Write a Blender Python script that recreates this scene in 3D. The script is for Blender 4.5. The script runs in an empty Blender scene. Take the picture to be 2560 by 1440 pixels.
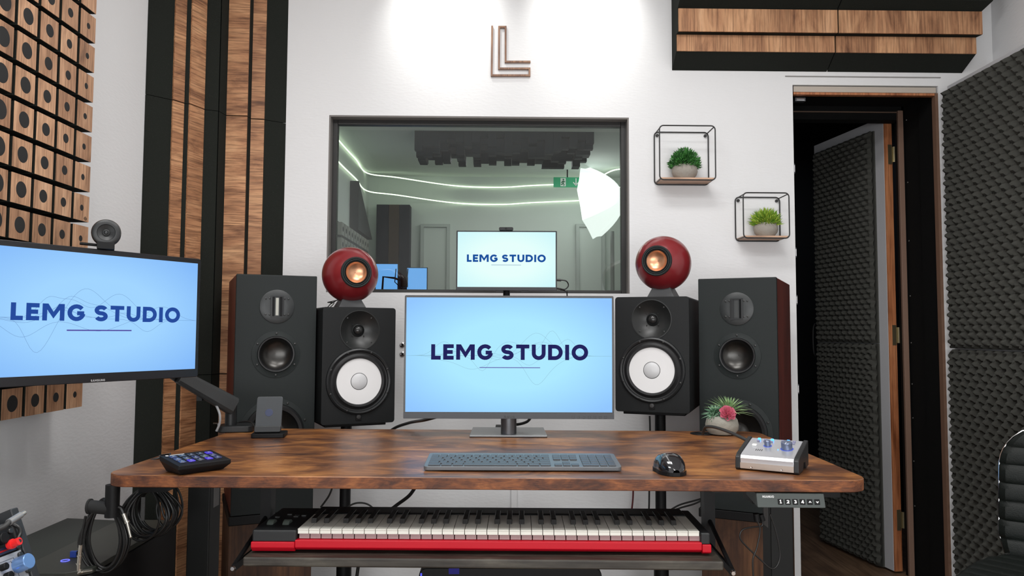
import bpy, bmesh, math, random
from mathutils import Vector, Matrix, Euler
random.seed(7)
R = math.radians
SC = bpy.context.scene
COL = SC.collection

# ------------------------------------------------------------------ camera
F = 1910.0                       # focal length in pixels of a 2560 wide frame
CAM = Vector((0, 0, 1.05))
_y = Vector(((1250-1280)/F, -(831-720)/F, -1)).normalized()
_z = Vector((.005, 1, 0)); _z = (_z - _z.dot(_y)*_y).normalized()
_x = _y.cross(_z)
RW = Matrix((_x, _y, _z))
cd = bpy.data.cameras.new('camera'); cam = bpy.data.objects.new('camera', cd); COL.objects.link(cam)
cd.sensor_width = 36; cd.lens = 36*F/2560; cd.clip_start = .05; cd.clip_end = 100
cam.matrix_world = Matrix.Translation(CAM) @ RW.to_4x4()
SC.camera = cam

def ray(px, py): return RW @ Vector(((px-1280)/F, (720-py)/F, -1))
def at(px, py, Y): d = ray(px, py); return CAM + d*(Y/d.y)
def atz(px, py, Z): d = ray(px, py); return CAM + d*((Z-CAM.z)/d.z)
def atx(px, py, X): d = ray(px, py); return CAM + d*(X/d.x)

# ------------------------------------------------------------------ world, lights, exposure
w = bpy.data.worlds.new('world'); SC.world = w; w.use_nodes = True
w.node_tree.nodes['Background'].inputs[0].default_value = (.8, .86, 1, 1)
w.node_tree.nodes['Background'].inputs[1].default_value = .05
SC.view_settings.view_transform = 'Standard'; SC.view_settings.look = 'None'
SC.view_settings.gamma = 1; SC.view_settings.use_curve_mapping = False
SC.view_settings.exposure = 0.0

def area(name, loc, rot, size, power, color=(1, 1, 1), sy=None, spread=180):
    l = bpy.data.lights.new(name, 'AREA'); l.energy = power; l.color = color
    l.shape = 'RECTANGLE'; l.size = size; l.size_y = sy or size; l.spread = R(spread)
    o = bpy.data.objects.new(name, l); o.location = loc; o.rotation_euler = rot; COL.objects.link(o); return o
def spot(name, loc, target, power, angle, blend, color=(1, 1, 1), r=.03):
    l = bpy.data.lights.new(name, 'SPOT'); l.energy = power; l.color = color
    l.spot_size = R(angle); l.spot_blend = blend; l.shadow_soft_size = r
    o = bpy.data.objects.new(name, l); o.location = loc
    o.rotation_euler = (Vector(target)-Vector(loc)).to_track_quat('-Z', 'Y').to_euler(); COL.objects.link(o); return o
CEIL = 2.75
# the ceiling lamps of the control room (their housings are built further down)
CEIL_LAMPS = [(-.72, .80), (.75, .55), (.2, 1.75)]
area('ceiling_lamp_light', (-.72, .80, CEIL-.06), (0, 0, 0), .9, 22, (1, .995, .985), .3)
area('ceiling_lamp_light', (.75, .55, CEIL-.06), (0, 0, 0), .9, 19.5, (1, .995, .985), .3)
area('ceiling_lamp_light', (.2, 1.75, CEIL-.06), (0, 0, 0), .9, 16, (1, .995, .985), .3)
# added frontal fill from behind the camera, no window is there
area('rear_fill_light', (0.0, -1.35, .88), (R(90), 0, 0), 3.0, 52, (.96, .985, 1), 1.05)
# two spots on the ceiling wash the wall around the letter
SPOTS = [(-.23, 2.72), (.35, 2.72)]
for sx_, sy_ in SPOTS:
    spot('wall_spot_light', (sx_, sy_, CEIL-.12), (sx_, 3.05, 2.36), 17, 72, 1.0, (1, 1, .96))
# added fill for the booth behind the glass, no lamp hangs there
area('booth_fill_light', (.2, 4.25, 2.0), (0, 0, 0), .9, 5.0, (1, .99, .98), .3)

area('inner_room_fill', (1.75, 4.6, 2.3), (0, 0, 0), .4, 1.6, (.72, .82, 1))  # added weak light lifting the dark inner room, no lamp there

# ------------------------------------------------------------------ materials
MATS = {}
def mat(name, col, rough=.5, metal=0., emis=None, es=1., spec=.5, bump=0., bscale=200., coat=0., sheen=0.):
    if name in MATS: return MATS[name]
    m = bpy.data.materials.new(name); m.use_nodes = True; nt = m.node_tree; p = nt.nodes['Principled BSDF']
    p.inputs['Base Color'].default_value = (*col, 1); p.inputs['Roughness'].default_value = rough
    p.inputs['Metallic'].default_value = metal; p.inputs['Specular IOR Level'].default_value = spec
    p.inputs['Coat Weight'].default_value = coat
    if emis:
        p.inputs['Emission Color'].default_value = (*emis, 1); p.inputs['Emission Strength'].default_value = es
    if bump:
        n = nt.nodes.new('ShaderNodeTexNoise'); n.inputs['Scale'].default_value = bscale; n.inputs['Detail'].default_value = 4
        t = nt.nodes.new('ShaderNodeTexCoord'); b = nt.nodes.new('ShaderNodeBump')
        b.inputs['Strength'].default_value = bump; b.inputs['Distance'].default_value = .003
        nt.links.new(t.outputs['Object'], n.inputs['Vector']); nt.links.new(n.outputs['Fac'], b.inputs['Height'])
        nt.links.new(b.outputs[0], p.inputs['Normal'])
    MATS[name] = m; return m

def emit(name, rgb, s=1.):
    """rgb: display values 0-255 of a lit screen"""
    if name in MATS: return MATS[name]
    c = [((v/255+.055)/1.055)**2.4 if v > 10 else v/255/12.92 for v in rgb]
    return mat(name, (.002, .002, .002), .35, emis=c, es=s, spec=.12)

def wood(name, cols, grain='x', scale=6., stretch=14., rough=.45, tile=None, tile_amt=.35, coat=0., bump=.15, fine=1.0):
    """grain = local axis the fibres run along; tile = (axis, length) colour change along an axis"""
    if name in MATS: return MATS[name]
    m = bpy.data.materials.new(name); m.use_nodes = True; nt = m.node_tree; p = nt.nodes['Principled BSDF']
    N = nt.nodes.new; L = nt.links.new
    tc = N('ShaderNodeTexCoord'); src = tc.outputs['Object']
    if tile:
        ax, ln = tile
        sp = N('ShaderNodeSeparateXYZ'); L(src, sp.inputs[0])
        d = N('ShaderNodeMath'); d.operation = 'DIVIDE'; d.inputs[1].default_value = ln; L(sp.outputs['XYZ'.index(ax.upper())], d.inputs[0])
        fl = N('ShaderNodeMath'); fl.operation = 'FLOOR'; L(d.outputs[0], fl.inputs[0])
        oi = N('ShaderNodeObjectInfo'); ad0 = N('ShaderNodeMath'); ad0.operation = 'MULTIPLY_ADD'; ad0.inputs[1].default_value = 37.; L(oi.outputs['Random'], ad0.inputs[0]); L(fl.outputs[0], ad0.inputs[2])
        wn = N('ShaderNodeTexWhiteNoise'); wn.noise_dimensions = '1D'; L(ad0.outputs[0], wn.inputs['W'])
        va = N('ShaderNodeVectorMath'); va.operation = 'MULTIPLY_ADD'; va.inputs[1].default_value = (9, 9, 9); L(wn.outputs['Color'], va.inputs[0]); L(src, va.inputs[2])
        src = va.outputs[0]
    mp = N('ShaderNodeMapping'); L(src, mp.inputs[0])
    s = {'x': (1/stretch*4, 1, 1), 'y': (1, 1/stretch*4, 1), 'z': (1, 1, 1/stretch*4)}[grain]
    mp.inputs['Scale'].default_value = s
    n1 = N('ShaderNodeTexNoise'); n1.inputs['Scale'].default_value = scale; n1.inputs['Detail'].default_value = 9; n1.inputs['Roughness'].default_value = .62; n1.inputs['Distortion'].default_value = .6
    L(mp.outputs[0], n1.inputs['Vector'])
    mp2 = N('ShaderNodeMapping'); L(src, mp2.inputs[0]); mp2.inputs['Scale'].default_value = tuple(v if v == 1 else v*.18 for v in s)
    n2 = N('ShaderNodeTexNoise'); n2.inputs['Scale'].default_value = scale*14; n2.inputs['Detail'].default_value = 5
    L(mp2.outputs[0], n2.inputs['Vector'])
    cr = N('ShaderNodeValToRGB'); e = cr.color_ramp.elements
    pos = [.3, .45, .58, .72]
    e[0].position = pos[0]; e[0].color = (*cols[0], 1); e[1].position = pos[3]; e[1].color = (*cols[3], 1)
    for i in (1, 2): k = e.new(pos[i]); k.color = (*cols[i], 1)
    L(n1.outputs['Fac'], cr.inputs[0])
    mx = N('ShaderNodeMix'); mx.data_type = 'RGBA'; mx.blend_type = 'MULTIPLY'; mx.inputs[0].default_value = .55*fine
    c2 = N('ShaderNodeValToRGB'); c2.color_ramp.elements[0].position = .36; c2.color_ramp.elements[0].color = (.35, .3, .27, 1); c2.color_ramp.elements[1].position = .56; c2.color_ramp.elements[1].color = (1.1, 1.1, 1.1, 1)
    L(n2.outputs['Fac'], c2.inputs[0]); L(cr.outputs[0], mx.inputs[6]); L(c2.outputs[0], mx.inputs[7])
    out = mx.outputs[2]
    if tile:
        mt = N('ShaderNodeMix'); mt.data_type = 'RGBA'; mt.blend_type = 'MULTIPLY'; mt.inputs[0].default_value = tile_amt
        hs = N('ShaderNodeValToRGB'); hs.color_ramp.elements[0].color = (.62, .5, .42, 1); hs.color_ramp.elements[1].color = (1.25, 1.2, 1.15, 1)
        L(wn.outputs['Value'], hs.inputs[0]); L(out, mt.inputs[6]); L(hs.outputs[0], mt.inputs[7]); out = mt.outputs[2]
    L(out, p.inputs['Base Color'])
    p.inputs['Roughness'].default_value = rough; p.inputs['Coat Weight'].default_value = coat; p.inputs['Coat Roughness'].default_value = .3
    b = N('ShaderNodeBump'); b.inputs['Strength'].default_value = bump; b.inputs['Distance'].default_value = .002
    L(n2.outputs['Fac'], b.inputs['Height']); L(b.outputs[0], p.inputs['Normal'])
    MATS[name] = m; return m

def speckle(name, col, spk, rough=.95, scale=700, thr=.72, bump=.5):
    m = bpy.data.materials.new(name); m.use_nodes = True; nt = m.node_tree; p = nt.nodes['Principled BSDF']
    N = nt.nodes.new; L = nt.links.new
    tc = N('ShaderNodeTexCoord'); n = N('ShaderNodeTexNoise'); n.inputs['Scale'].default_value = scale; n.inputs['Detail'].default_value = 2
    L(tc.outputs['Object'], n.inputs['Vector'])
    cr = N('ShaderNodeValToRGB'); e = cr.color_ramp.elements; e[0].position = thr-.03; e[0].color = (*col, 1); e[1].position = thr+.03; e[1].color = (*spk, 1)
    L(n.outputs['Fac'], cr.inputs[0]); L(cr.outputs[0], p.inputs['Base Color'])
    p.inputs['Roughness'].default_value = rough; p.inputs['Specular IOR Level'].default_value = .2
    b = N('ShaderNodeBump'); b.inputs['Strength'].default_value = bump; b.inputs['Distance'].default_value = .001
    L(n.outputs['Fac'], b.inputs['Height']); L(b.outputs[0], p.inputs['Normal'])
    MATS[name] = m; return m

def wallpaper(name, col, rough=.75, strength=.20):
    m = bpy.data.materials.new(name); m.use_nodes = True; nt = m.node_tree; p = nt.nodes['Principled BSDF']
    N = nt.nodes.new; L = nt.links.new
    tc = N('ShaderNodeTexCoord')
    mp = N('ShaderNodeMapping'); mp.inputs['Scale'].default_value = (45, 45, 120); L(tc.outputs['Object'], mp.inputs[0])
    n = N('ShaderNodeTexNoise'); n.inputs['Scale'].default_value = 1.; n.inputs['Detail'].default_value = 3; L(mp.outputs[0], n.inputs['Vector'])
    n2 = N('ShaderNodeTexNoise'); n2.inputs['Scale'].default_value = 3.; n2.inputs['Detail'].default_value = 3; L(tc.outputs['Object'], n2.inputs['Vector'])
    b = N('ShaderNodeBump'); b.inputs['Strength'].default_value = strength; b.inputs['Distance'].default_value = .004; L(n.outputs['Fac'], b.inputs['Height'])
    b2 = N('ShaderNodeBump'); b2.inputs['Strength'].default_value = .12; b2.inputs['Distance'].default_value = .02; L(n2.outputs['Fac'], b2.inputs['Height']); L(b.outputs[0], b2.inputs['Normal'])
    L(b2.outputs[0], p.inputs['Normal'])
    p.inputs['Base Color'].default_value = (*col, 1); p.inputs['Roughness'].default_value = rough; p.inputs['Specular IOR Level'].default_value = .25
    MATS[name] = m; return m

WALL = wallpaper('white_wallpaper', (.80, .80, .805))
CEILM = mat('ceiling_paint', (.85, .85, .84), .9)
BOOTH = mat('booth_paint', (.62, .66, .63), .9)
FLOOR = wood('floor_boards', [(.08, .05, .03), (.15, .09, .055), (.22, .14, .085), (.28, .18, .11)], 'y', 5, 14, .5, ('x', .14))
DESKW = wood('rustic_desktop', [(.040, .016, .010), (.15, .055, .020), (.33, .13, .038), (.50, .23, .072)], 'x', 10, 7, .36, None, coat=.22, fine=1.2)
EDGEW = wood('rustic_edge', [(.040, .011, .005), (.11, .032, .010), (.20, .062, .017), (.29, .10, .028)], 'x', 34, 7, .6)
TRAYW = wood('weathered_tray', [(.015, .012, .009), (.038, .032, .025), (.070, .062, .048), (.11, .10, .08)], 'x', 12, 12, .55)
STANDW = wood('rustic_stand', [(.03, .012, .006), (.075, .030, .013), (.13, .055, .022), (.17, .075, .03)], 'z', 9, 12, .6)
SLATH = wood('slat_wood_across', [(.16, .065, .028), (.42, .20, .095), (.55, .29, .145), (.66, .38, .20)], 'x', 15, 14, .55, ('z', .19), fine=1.25)
SLATL = wood('slat_wood_upright', [(.16, .065, .028), (.42, .21, .105), (.55, .30, .155), (.66, .39, .22)], 'z', 13, 16, .55, ('x', .16))
BLOCKW = wood('block_wood', [(.18, .095, .055), (.42, .235, .135), (.55, .33, .20), (.64, .42, .27)], 'z', 16, 16, .55, ('x', 5.), .55)
LOGOW = wood('letter_wood', [(.12, .055, .03), (.24, .12, .07), (.30, .16, .09), (.36, .2, .12)], 'z', 20, 14, .5)
PINE = wood('pine_edge', [(.22, .065, .02), (.42, .15, .06), (.52, .21, .09), (.60, .28, .13)], 'z', 10, 18, .5)
CHERRY = wood('cherry_veneer', [(.07, .011, .008), (.11, .017, .012), (.15, .024, .016), (.18, .03, .02)], 'z', 8, 14, .35, bump=.05)
SHELFW = wood('shelf_board', [(.35, .2, .13), (.5, .31, .2), (.6, .38, .26), (.66, .44, .3)], 'x', 10, 12, .5)
FOAMB = speckle('dark_absorber', (.015, .017, .014), (.10, .105, .09))
EGG = mat('egg_crate_foam', (.062, .062, .055), .95, spec=.15, bump=.3, bscale=500)
BLK = mat('matte_black', (.006, .006, .0065), .5, spec=.22)
BLKG = mat('satin_black', (.012, .013, .014), .38, spec=.4)
PITCH = mat('black_passage_paint', (.004, .004, .004), .8, spec=.2)
SPK = mat('speaker_baffle', (.011, .015, .015), .58, spec=.33, bump=.15, bscale=900)
HSM = mat('monitor_speaker_vinyl', (.006, .007, .0075), .55, spec=.32, bump=.2, bscale=900)
RUB = mat('rubber', (.010, .010, .011), .5)
CONEB = mat('glossy_black_cone', (.06, .058, .055), .30, metal=.9)
WCONE = mat('white_cone', (.80, .79, .79), .6)
WCAP = mat('silver_dust_cap', (.62, .62, .63), .4)
RED = mat('red_shell', (.19, .012, .016), .28, coat=.3)
COPPER = mat('copper_cone', (.72, .38, .22), .32, metal=.85)
GREY = mat('gunmetal', (.13, .135, .145), .34, metal=.7)
ALU = mat('brushed_aluminium', (.62, .63, .66), .32, metal=.7)
CHROME = mat('chrome', (.75, .75, .76), .15, metal=1)
BRASS = mat('brass', (.42, .36, .22), .35, metal=.9)
BEZ = mat('bezel_black', (.008, .008, .010), .25)
CONC = mat('concrete_pot', (.34, .31, .27), .85, bump=.5, bscale=120)
CONCG = mat('stone_pot', (.30, .29, .25), .85, bump=.6, bscale=90)
WIRE = mat('black_wire', (.02, .02, .02), .5)
WHITE = mat('white_lacquer', (.72, .71, .70), .5)
DOORW = mat('door_white', (.52, .52, .54), .55)
REDP = mat('red_plastic', (.50, .004, .016), .35, spec=.3)
IVORY = mat('ivory_keys', (.74, .73, .66), .3)
KEYB = mat('black_keys', (.010, .010, .010), .2)
KBD = mat('keyboard_graphite', (.15, .16, .17), .38, metal=.4)
KCAP = mat('keycaps', (.055, .06, .07), .38)
LEATH = mat('black_leather', (.004, .006, .005), .5, spec=.25, bump=.25, bscale=300)
GLS = mat('dark_glass', (.02, .022, .024), .08)
CABLE = mat('cable_rubber', (.008, .008, .008), .4)
KGREY = mat('keypad_grey', (.055, .065, .062), .45)
LABEL = mat('paper_label', (.42, .42, .42), .7)
GOLD = mat('seal_trim', (.50, .44, .38), .45)

# ------------------------------------------------------------------ mesh helpers
class B:
    """collects geometry in the coordinates of the thing it belongs to"""
    def __init__(s): s.v = []; s.f = []; s.m = []; s.M = Matrix.Identity(4)
    def add(s, vs, fs, mi=0):
        o = len(s.v); s.v += [tuple(s.M @ Vector(v)) for v in vs]
        s.f += [tuple(i+o for i in f) for f in fs]; s.m += [mi]*len(fs); return s
    def box(s, x0, x1, y0, y1, z0, z1, mi=0):
        vs = [(x, y, z) for x in (x0, x1) for y in (y0, y1) for z in (z0, z1)]
        return s.add(vs, [(0, 1, 3, 2), (4, 6, 7, 5), (0, 4, 5, 1), (2, 3, 7, 6), (0, 2, 6, 4), (1, 5, 7, 3)], mi)
    def prism(s, poly, z0, z1, axis='z', mi=0, mis=None):
        """poly 2-D; axis z: (x,y); axis x: (y,z); axis y: (x,z)"""
        n = len(poly)
        def P(p, h): return {'z': (p[0], p[1], h), 'x': (h, p[0], p[1]), 'y': (p[0], h, p[1])}[axis]
        o = len(s.v); s.v += [tuple(s.M @ Vector(P(p, z0))) for p in poly] + [tuple(s.M @ Vector(P(p, z1))) for p in poly]
        s.f.append(tuple(o+i for i in range(n))[::-1]); s.m.append(mi)
        s.f.append(tuple(o+n+i for i in range(n))); s.m.append(mi)
        for i in range(n):
            j = (i+1) % n; s.f.append((o+i, o+j, o+n+j, o+n+i)); s.m.append(mis[i] if mis else mi)
        return s
    def lathe(s, prof, c=(0, 0, 0), axis='z', n=40, mi=0, mis=None, cap=True):
        """prof [(r,h)] revolved about axis through c"""
        def P(r, h, a):
            u, v = r*math.cos(a), r*math.sin(a)
            q = {'z': (u, v, h), 'y': (u, h, v), 'x': (h, u, v)}[axis]
            return (q[0]+c[0], q[1]+c[1], q[2]+c[2])
        o = len(s.v)
        for r, h in prof:
            s.v += [tuple(s.M @ Vector(P(max(r, 1e-5), h, 2*math.pi*k/n))) for k in range(n)]
        for i in range(len(prof)-1):
            for k in range(n):
                k2 = (k+1) % n; s.f.append((o+i*n+k, o+i*n+k2, o+(i+1)*n+k2, o+(i+1)*n+k)); s.m.append(mis[i] if mis else mi)
        if cap:
            s.f.append(tuple(o+k for k in range(n))[::-1]); s.m.append(mis[0] if mis else mi)
            l = o+(len(prof)-1)*n; s.f.append(tuple(l+k for k in range(n))); s.m.append(mis[-1] if mis else mi)
        return s
    def cyl(s, p0, p1, r, r1=None, n=16, mi=0): return s.tube([p0, p1], r, n, mi, r1)
    def tube(s, pts, r, n=10, mi=0, r1=None, closed=False):
        pts = [Vector(p) for p in pts]; o = len(s.v); m = len(pts); up = None
        for i, p in enumerate(pts):
            if closed: t = (pts[(i+1) % m]-pts[i-1])
            else: t = (pts[min(i+1, m-1)]-pts[max(i-1, 0)])
            t.normalize()
            if up is None: up = Vector((0, 0, 1)) if abs(t.z) < .9 else Vector((1, 0, 0))
            a = t.cross(up)
            if a.length < 1e-6: a = t.orthogonal()
            a.normalize(); b = a.cross(t).normalized(); up = b
            rr = r if r1 is None else r+(r1-r)*i/(m-1)
            s.v += [tuple(s.M @ (p+a*rr*math.cos(2*math.pi*k/n)+b*rr*math.sin(2*math.pi*k/n))) for k in range(n)]
        for i in range(m if closed else m-1):
            for k in range(n):
                k2 = (k+1) % n; i2 = (i+1) % m
                s.f.append((o+i*n+k, o+i*n+k2, o+i2*n+k2, o+i2*n+k)); s.m.append(mi)
        if not closed:
            s.f.append(tuple(o+k for k in range(n))[::-1]); s.f.append(tuple(o+(m-1)*n+k for k in range(n))); s.m += [mi, mi]
        return s
    def sphere(s, c, r, n=24, sc=(1, 1, 1), mi=0):
        pr = [(r*math.sin(math.pi*i/n), -r*math.cos(math.pi*i/n)) for i in range(n+1)]
        o = len(s.v); s.lathe(pr, (0, 0, 0), 'z', n*2, mi, cap=False)
        Mi = s.M.inverted()
        for i in range(o, len(s.v)):
            q = Mi @ Vector(s.v[i]); s.v[i] = tuple(s.M @ Vector((q.x*sc[0]+c[0], q.y*sc[1]+c[1], q.z*sc[2]+c[2])))
        return s
    def grid(s, fn, nu, nv, mi=0, closeu=False):
        o = len(s.v)
        for i in range(nu+1):
            for j in range(nv+1): s.v.append(tuple(s.M @ Vector(fn(i/nu, j/nv))))
        for i in range(nu):
            for j in range(nv):
                a = o+i*(nv+1)+j; s.f.append((a, a+nv+1, a+nv+2, a+1)); s.m.append(mi)
        return s
    def build(s, name, mats, parent=None, smooth=False, bevel=0, seg=2, world=False, fix=True):
        me = bpy.data.meshes.new(name)
        vs = s.v
        if world and parent is not None:
            Mi = parent.matrix_basis.inverted(); vs = [tuple(Mi @ Vector(v)) for v in vs]
        me.from_pydata(vs, [], s.f)
        if not isinstance(mats, (list, tuple)): mats = [mats]
        for m in mats: me.materials.append(m)
        me.polygons.foreach_set('material_index', s.m)
        if fix:
            bm = bmesh.new(); bm.from_mesh(me); bmesh.ops.recalc_face_normals(bm, faces=bm.faces); bm.to_mesh(me); bm.free()
        if smooth:
            me.polygons.foreach_set('use_smooth', [True]*len(me.polygons))
            me.set_sharp_from_angle(angle=R(38))
        me.update()
        o = bpy.data.objects.new(name, me); COL.objects.link(o)
        if parent is not None: o.parent = parent
        if bevel:
            md = o.modifiers.new('bevel', 'BEVEL'); md.width = bevel; md.segments = seg; md.limit_method = 'ANGLE'; md.angle_limit = R(40)
            me.polygons.foreach_set('use_smooth', [True]*len(me.polygons)); me.set_sharp_from_angle(angle=R(30)); md.harden_normals = True
        return o

def cut(o, holes):
    """round recesses (x, z, radius, depth) sunk into the front face y=0 of a mesh"""
    cs = []
    for x, z, r, dp in holes:
        c = B().lathe([(r, -.05), (r, dp)], (x, 0, z), 'y', 56).build('cutter', []); c.parent = o.parent; cs.append(c)
        m = o.modifiers.new('cut', 'BOOLEAN'); m.operation = 'DIFFERENCE'; m.solver = 'EXACT'; m.object = c
    mods = [m for m in o.modifiers if m.type == 'BEVEL']
    for m in mods: m.show_viewport = False
    dg = bpy.context.evaluated_depsgraph_get(); dg.update(); me = bpy.data.meshes.new_from_object(o.evaluated_get(dg)); me.name = o.name
    for m in [m for m in o.modifiers if m.type == 'BOOLEAN']: o.modifiers.remove(m)
    for m in mods: m.show_viewport = True
    o.data = me
    for c in cs: bpy.data.objects.remove(c, do_unlink=True)
def tag(o, label, cat, group=None, kind=None):
    if label: o['label'] = label
    if cat: o['category'] = cat
    if group: o['group'] = group
    if kind: o['kind'] = kind
    return o
def thing(name, loc, label, cat, rz=0., group=None, rx=0., ry=0.):
    o = bpy.data.objects.new(name, None); COL.objects.link(o); o.empty_display_size = .05
    o.location = loc; o.rotation_euler = (R(rx), R(ry), R(rz)); o.matrix_basis
    o.matrix_basis = Matrix.LocRotScale(Vector(loc), Euler((R(rx), R(ry), R(rz))), None)
    return tag(o, label, cat, group)
def struct(b, name, mats, **k):
    o = b.build(name, mats, **k); o['kind'] = 'structure'; return o
def copy(o, parent=None, name=None):
    c = o.copy(); COL.objects.link(c); c.parent = parent; return c
def smoothpts(pts, n=8, closed=False):
    P = [Vector(p) for p in pts]; out = []; m = len(P)
    rng = range(m if closed else m-1)
    for i in rng:
        p0 = P[i-1] if (closed or i > 0) else P[0]; p1 = P[i]; p2 = P[(i+1) % m]; p3 = P[(i+2) % m] if (closed or i+2 < m) else P[-1]
        for k in range(n):
            t = k/n; out.append(.5*((2*p1)+(-p0+p2)*t+(2*p0-5*p1+4*p2-p3)*t*t+(-p0+3*p1-3*p2+p3)*t**3))
    if not closed: out.append(P[-1])
    return out
def rrect(x0, x1, y0, y1, r, n=6):
    out = []
    for cx, cy, a in ((x1-r, y1-r, 0), (x0+r, y1-r, 90), (x0+r, y0+r, 180), (x1-r, y0+r, 270)):
        for k in range(n+1): t = R(a+90*k/n); out.append((cx+r*math.cos(t), cy+r*math.sin(t)))
    return out

# ------------------------------------------------------------------ lettering
def arc(cx, cy, rx, ry, a0, a1, n=18): return [(cx+rx*math.cos(R(a0+(a1-a0)*k/n)), cy+ry*math.sin(R(a0+(a1-a0)*k/n))) for k in range(n+1)]
def stroke(pts, w):
    """polyline with half width w/2 -> quads"""
    out = []; P = [Vector(p) for p in pts]; L = []; Rr = []
    for i, p in enumerate(P):
        a = (P[i]-P[i-1]).normalized() if i else None; b = (P[i+1]-P[i]).normalized() if i < len(P)-1 else None
        if a is None: n = Vector((-b.y, b.x)); k = 1
        elif b is None: n = Vector((-a.y, a.x)); k = 1
        else:
            n = Vector((-a.y-b.y, a.x+b.x)); n.normalize(); k = 1/max(.35, n.dot(Vector((-a.y, a.x))))
        L.append(p+n*w/2*k); Rr.append(p-n*w/2*k)
    for i in range(len(P)-1): out.append([L[i], L[i+1], Rr[i+1], Rr[i]])
    return out
def glyph(ch, w=.25):
    h = w/2; S = lambda *p: stroke(p, w); A = lambda *a: stroke(arc(*a), w)
    if ch == 'L': return S((h, 1), (h, h), (.6, h)), .6
    if ch == 'E': return S((h, 0), (h, 1))+S((h, h), (.66, h))+S((h, .5), (.6, .5))+S((h, 1-h), (.66, 1-h)), .66
    if ch == 'M': return S((h, 0), (h, 1))+S((1.165-h, 0), (1.165-h, 1))+[[(.02, 1), (.30, 1), (.5825, .52), (.5825, .12)], [(1.145, 1), (.865, 1), (.5825, .52), (.5825, .12)]], 1.165
    if ch == 'G': return A(.5, .5, .5-h, .5-h+.01, 38, 352)+S((.53, .47), (1.0-h*.6, .47)), 1.0
    if ch == 'S':
        return stroke(arc(.39, .75-h/2, .39-h, .25-h/2, 22, 268, 16)+arc(.39, .25+h/2, .39-h, .25-h/2, 88, -158, 16), w), .78
    if ch == 'T': return S((0, 1-h), (.83, 1-h))+S((.415, 1), (.415, 0)), .83
    if ch == 'U': return stroke([(h, 1)]+arc(.435, .43, .435-h, .43-h, 180, 360)+[(.87-h, 1)], w), .87
    if ch == 'D': return S((h, 0), (h, 1))+stroke([(h, 1-h)]+arc(.42, .5, .5-h, .5-h, 90, -90)+[(h, h)], w), .92
    if ch == 'I': return S((h, 0), (h, 1)), w
    if ch == 'O': return A(.52, .5, .52-h, .52-h, 0, 375, 40), 1.04
    if ch == 'A': return S((h*.9, 0), (.45, 1))+S((.9-h*.9, 0), (.45, 1))+S((.2, .3), (.7, .3)), .9
    if ch == 'N': return S((h, 0), (h, 1))+S((.85-h, 0), (.85-h, 1))+S((h, 1-h*.4), (.85-h, h*.4)), .85
    if ch == 'H': return S((h, 0), (h, 1))+S((.8-h, 0), (.8-h, 1))+S((h, .5), (.8-h, .5)), .8
    if ch == '1': return S((.1, .72), (.4, 1-h*.6), (.4, 0))+S((.08, h*.8), (.7, h*.8)), .8
    if ch == '2': return stroke(arc(.38, .68, .3, .32-h, 170, -35, 12)+[(h, h), (.78, h)], w), .8
    if ch == '3': return stroke(arc(.35, .73, .28, .27-h, 150, -85, 10), w)+stroke(arc(.35, .29, .32, .29-h, 80, -160, 10), w), .8
    if ch == '4': return S((.55, 0), (.55, 1))+S((.5, .95), (.08, .3), (.8, .3)), .8
    if ch == '^': return S((.05, .25), (.4, .65), (.75, .25)), .8
    if ch == 'v': return S((.05, .65), (.4, .25), (.75, .65)), .8
    return [], .20
def text(b, s, cx, cz, h, y, w=.25, gap=.19, flip=1, width=None, only=None):
    """writes s in the local x-z plane at depth y, centred at cx,cz"""
    gl = [glyph(c, w) for c in s]; tot = sum(g[1] for g in gl)+gap*(len(s)-1)
    kx = (width/(tot*h)) if width else 1
    x = -tot/2
    for i_, (polys, gw) in enumerate(gl):
        for p in (polys if only is None or i_ in only else []): b.add([(cx+(x+q[0])*h*kx, y, cz+(q[1]-.5)*h) for q in p], [tuple(range(len(p)))])
        x += gw+gap
    return b
def waves(b, x0, x1, zc, amp, y, seeds, t=.0006):
    for sd in seeds:
        rn = random.Random(sd); n = 70; c = [(rn.uniform(.15, .85), rn.uniform(.05, .13), rn.uniform(-1, 1)) for _ in range(4)]
        pts = []
        for i in range(n+1):
            u = i/n; env = math.sin(math.pi*u)**.7
            z = sum(a*math.exp(-((u-m)/s_)**2) for m, s_, a in c)
            pts.append((x0+(x1-x0)*u, zc+amp*env*z))
        for q in stroke(pts, t): b.add([(p[0], y, p[1]) for p in q], [(0, 1, 2, 3)])
    return b
def gradscreen(name, a, bcol, s=1.0):
    """lit panel: colour set a at the rim, b in the middle (what the picture on the screen shows)"""
    m = emit(name, a, s); nt = m.node_tree; p = nt.nodes['Principled BSDF']
    tc = nt.nodes.new('ShaderNodeTexCoord'); mp = nt.nodes.new('ShaderNodeMapping'); mp.inputs['Location'].default_value = (-.5, 0, -.5); mp.inputs['Scale'].default_value = (1, 0, 1)
    ln = nt.nodes.new('ShaderNodeVectorMath'); ln.operation = 'LENGTH'
    nt.links.new(tc.outputs['Generated'], mp.inputs[0]); nt.links.new(mp.outputs[0], ln.inputs[0])
    cr = nt.nodes.new('ShaderNodeValToRGB'); e = cr.color_ramp.elements
    lin = lambda c: [((v/255+.055)/1.055)**2.4 for v in c]
    e[0].position = .3; e[0].color = (*lin(bcol), 1); e[1].position = .66; e[1].color = (*lin(a), 1)
    nt.links.new(ln.outputs[1], cr.inputs[0]); nt.links.new(cr.outputs[0], p.inputs['Emission Color'])
    return m

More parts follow.
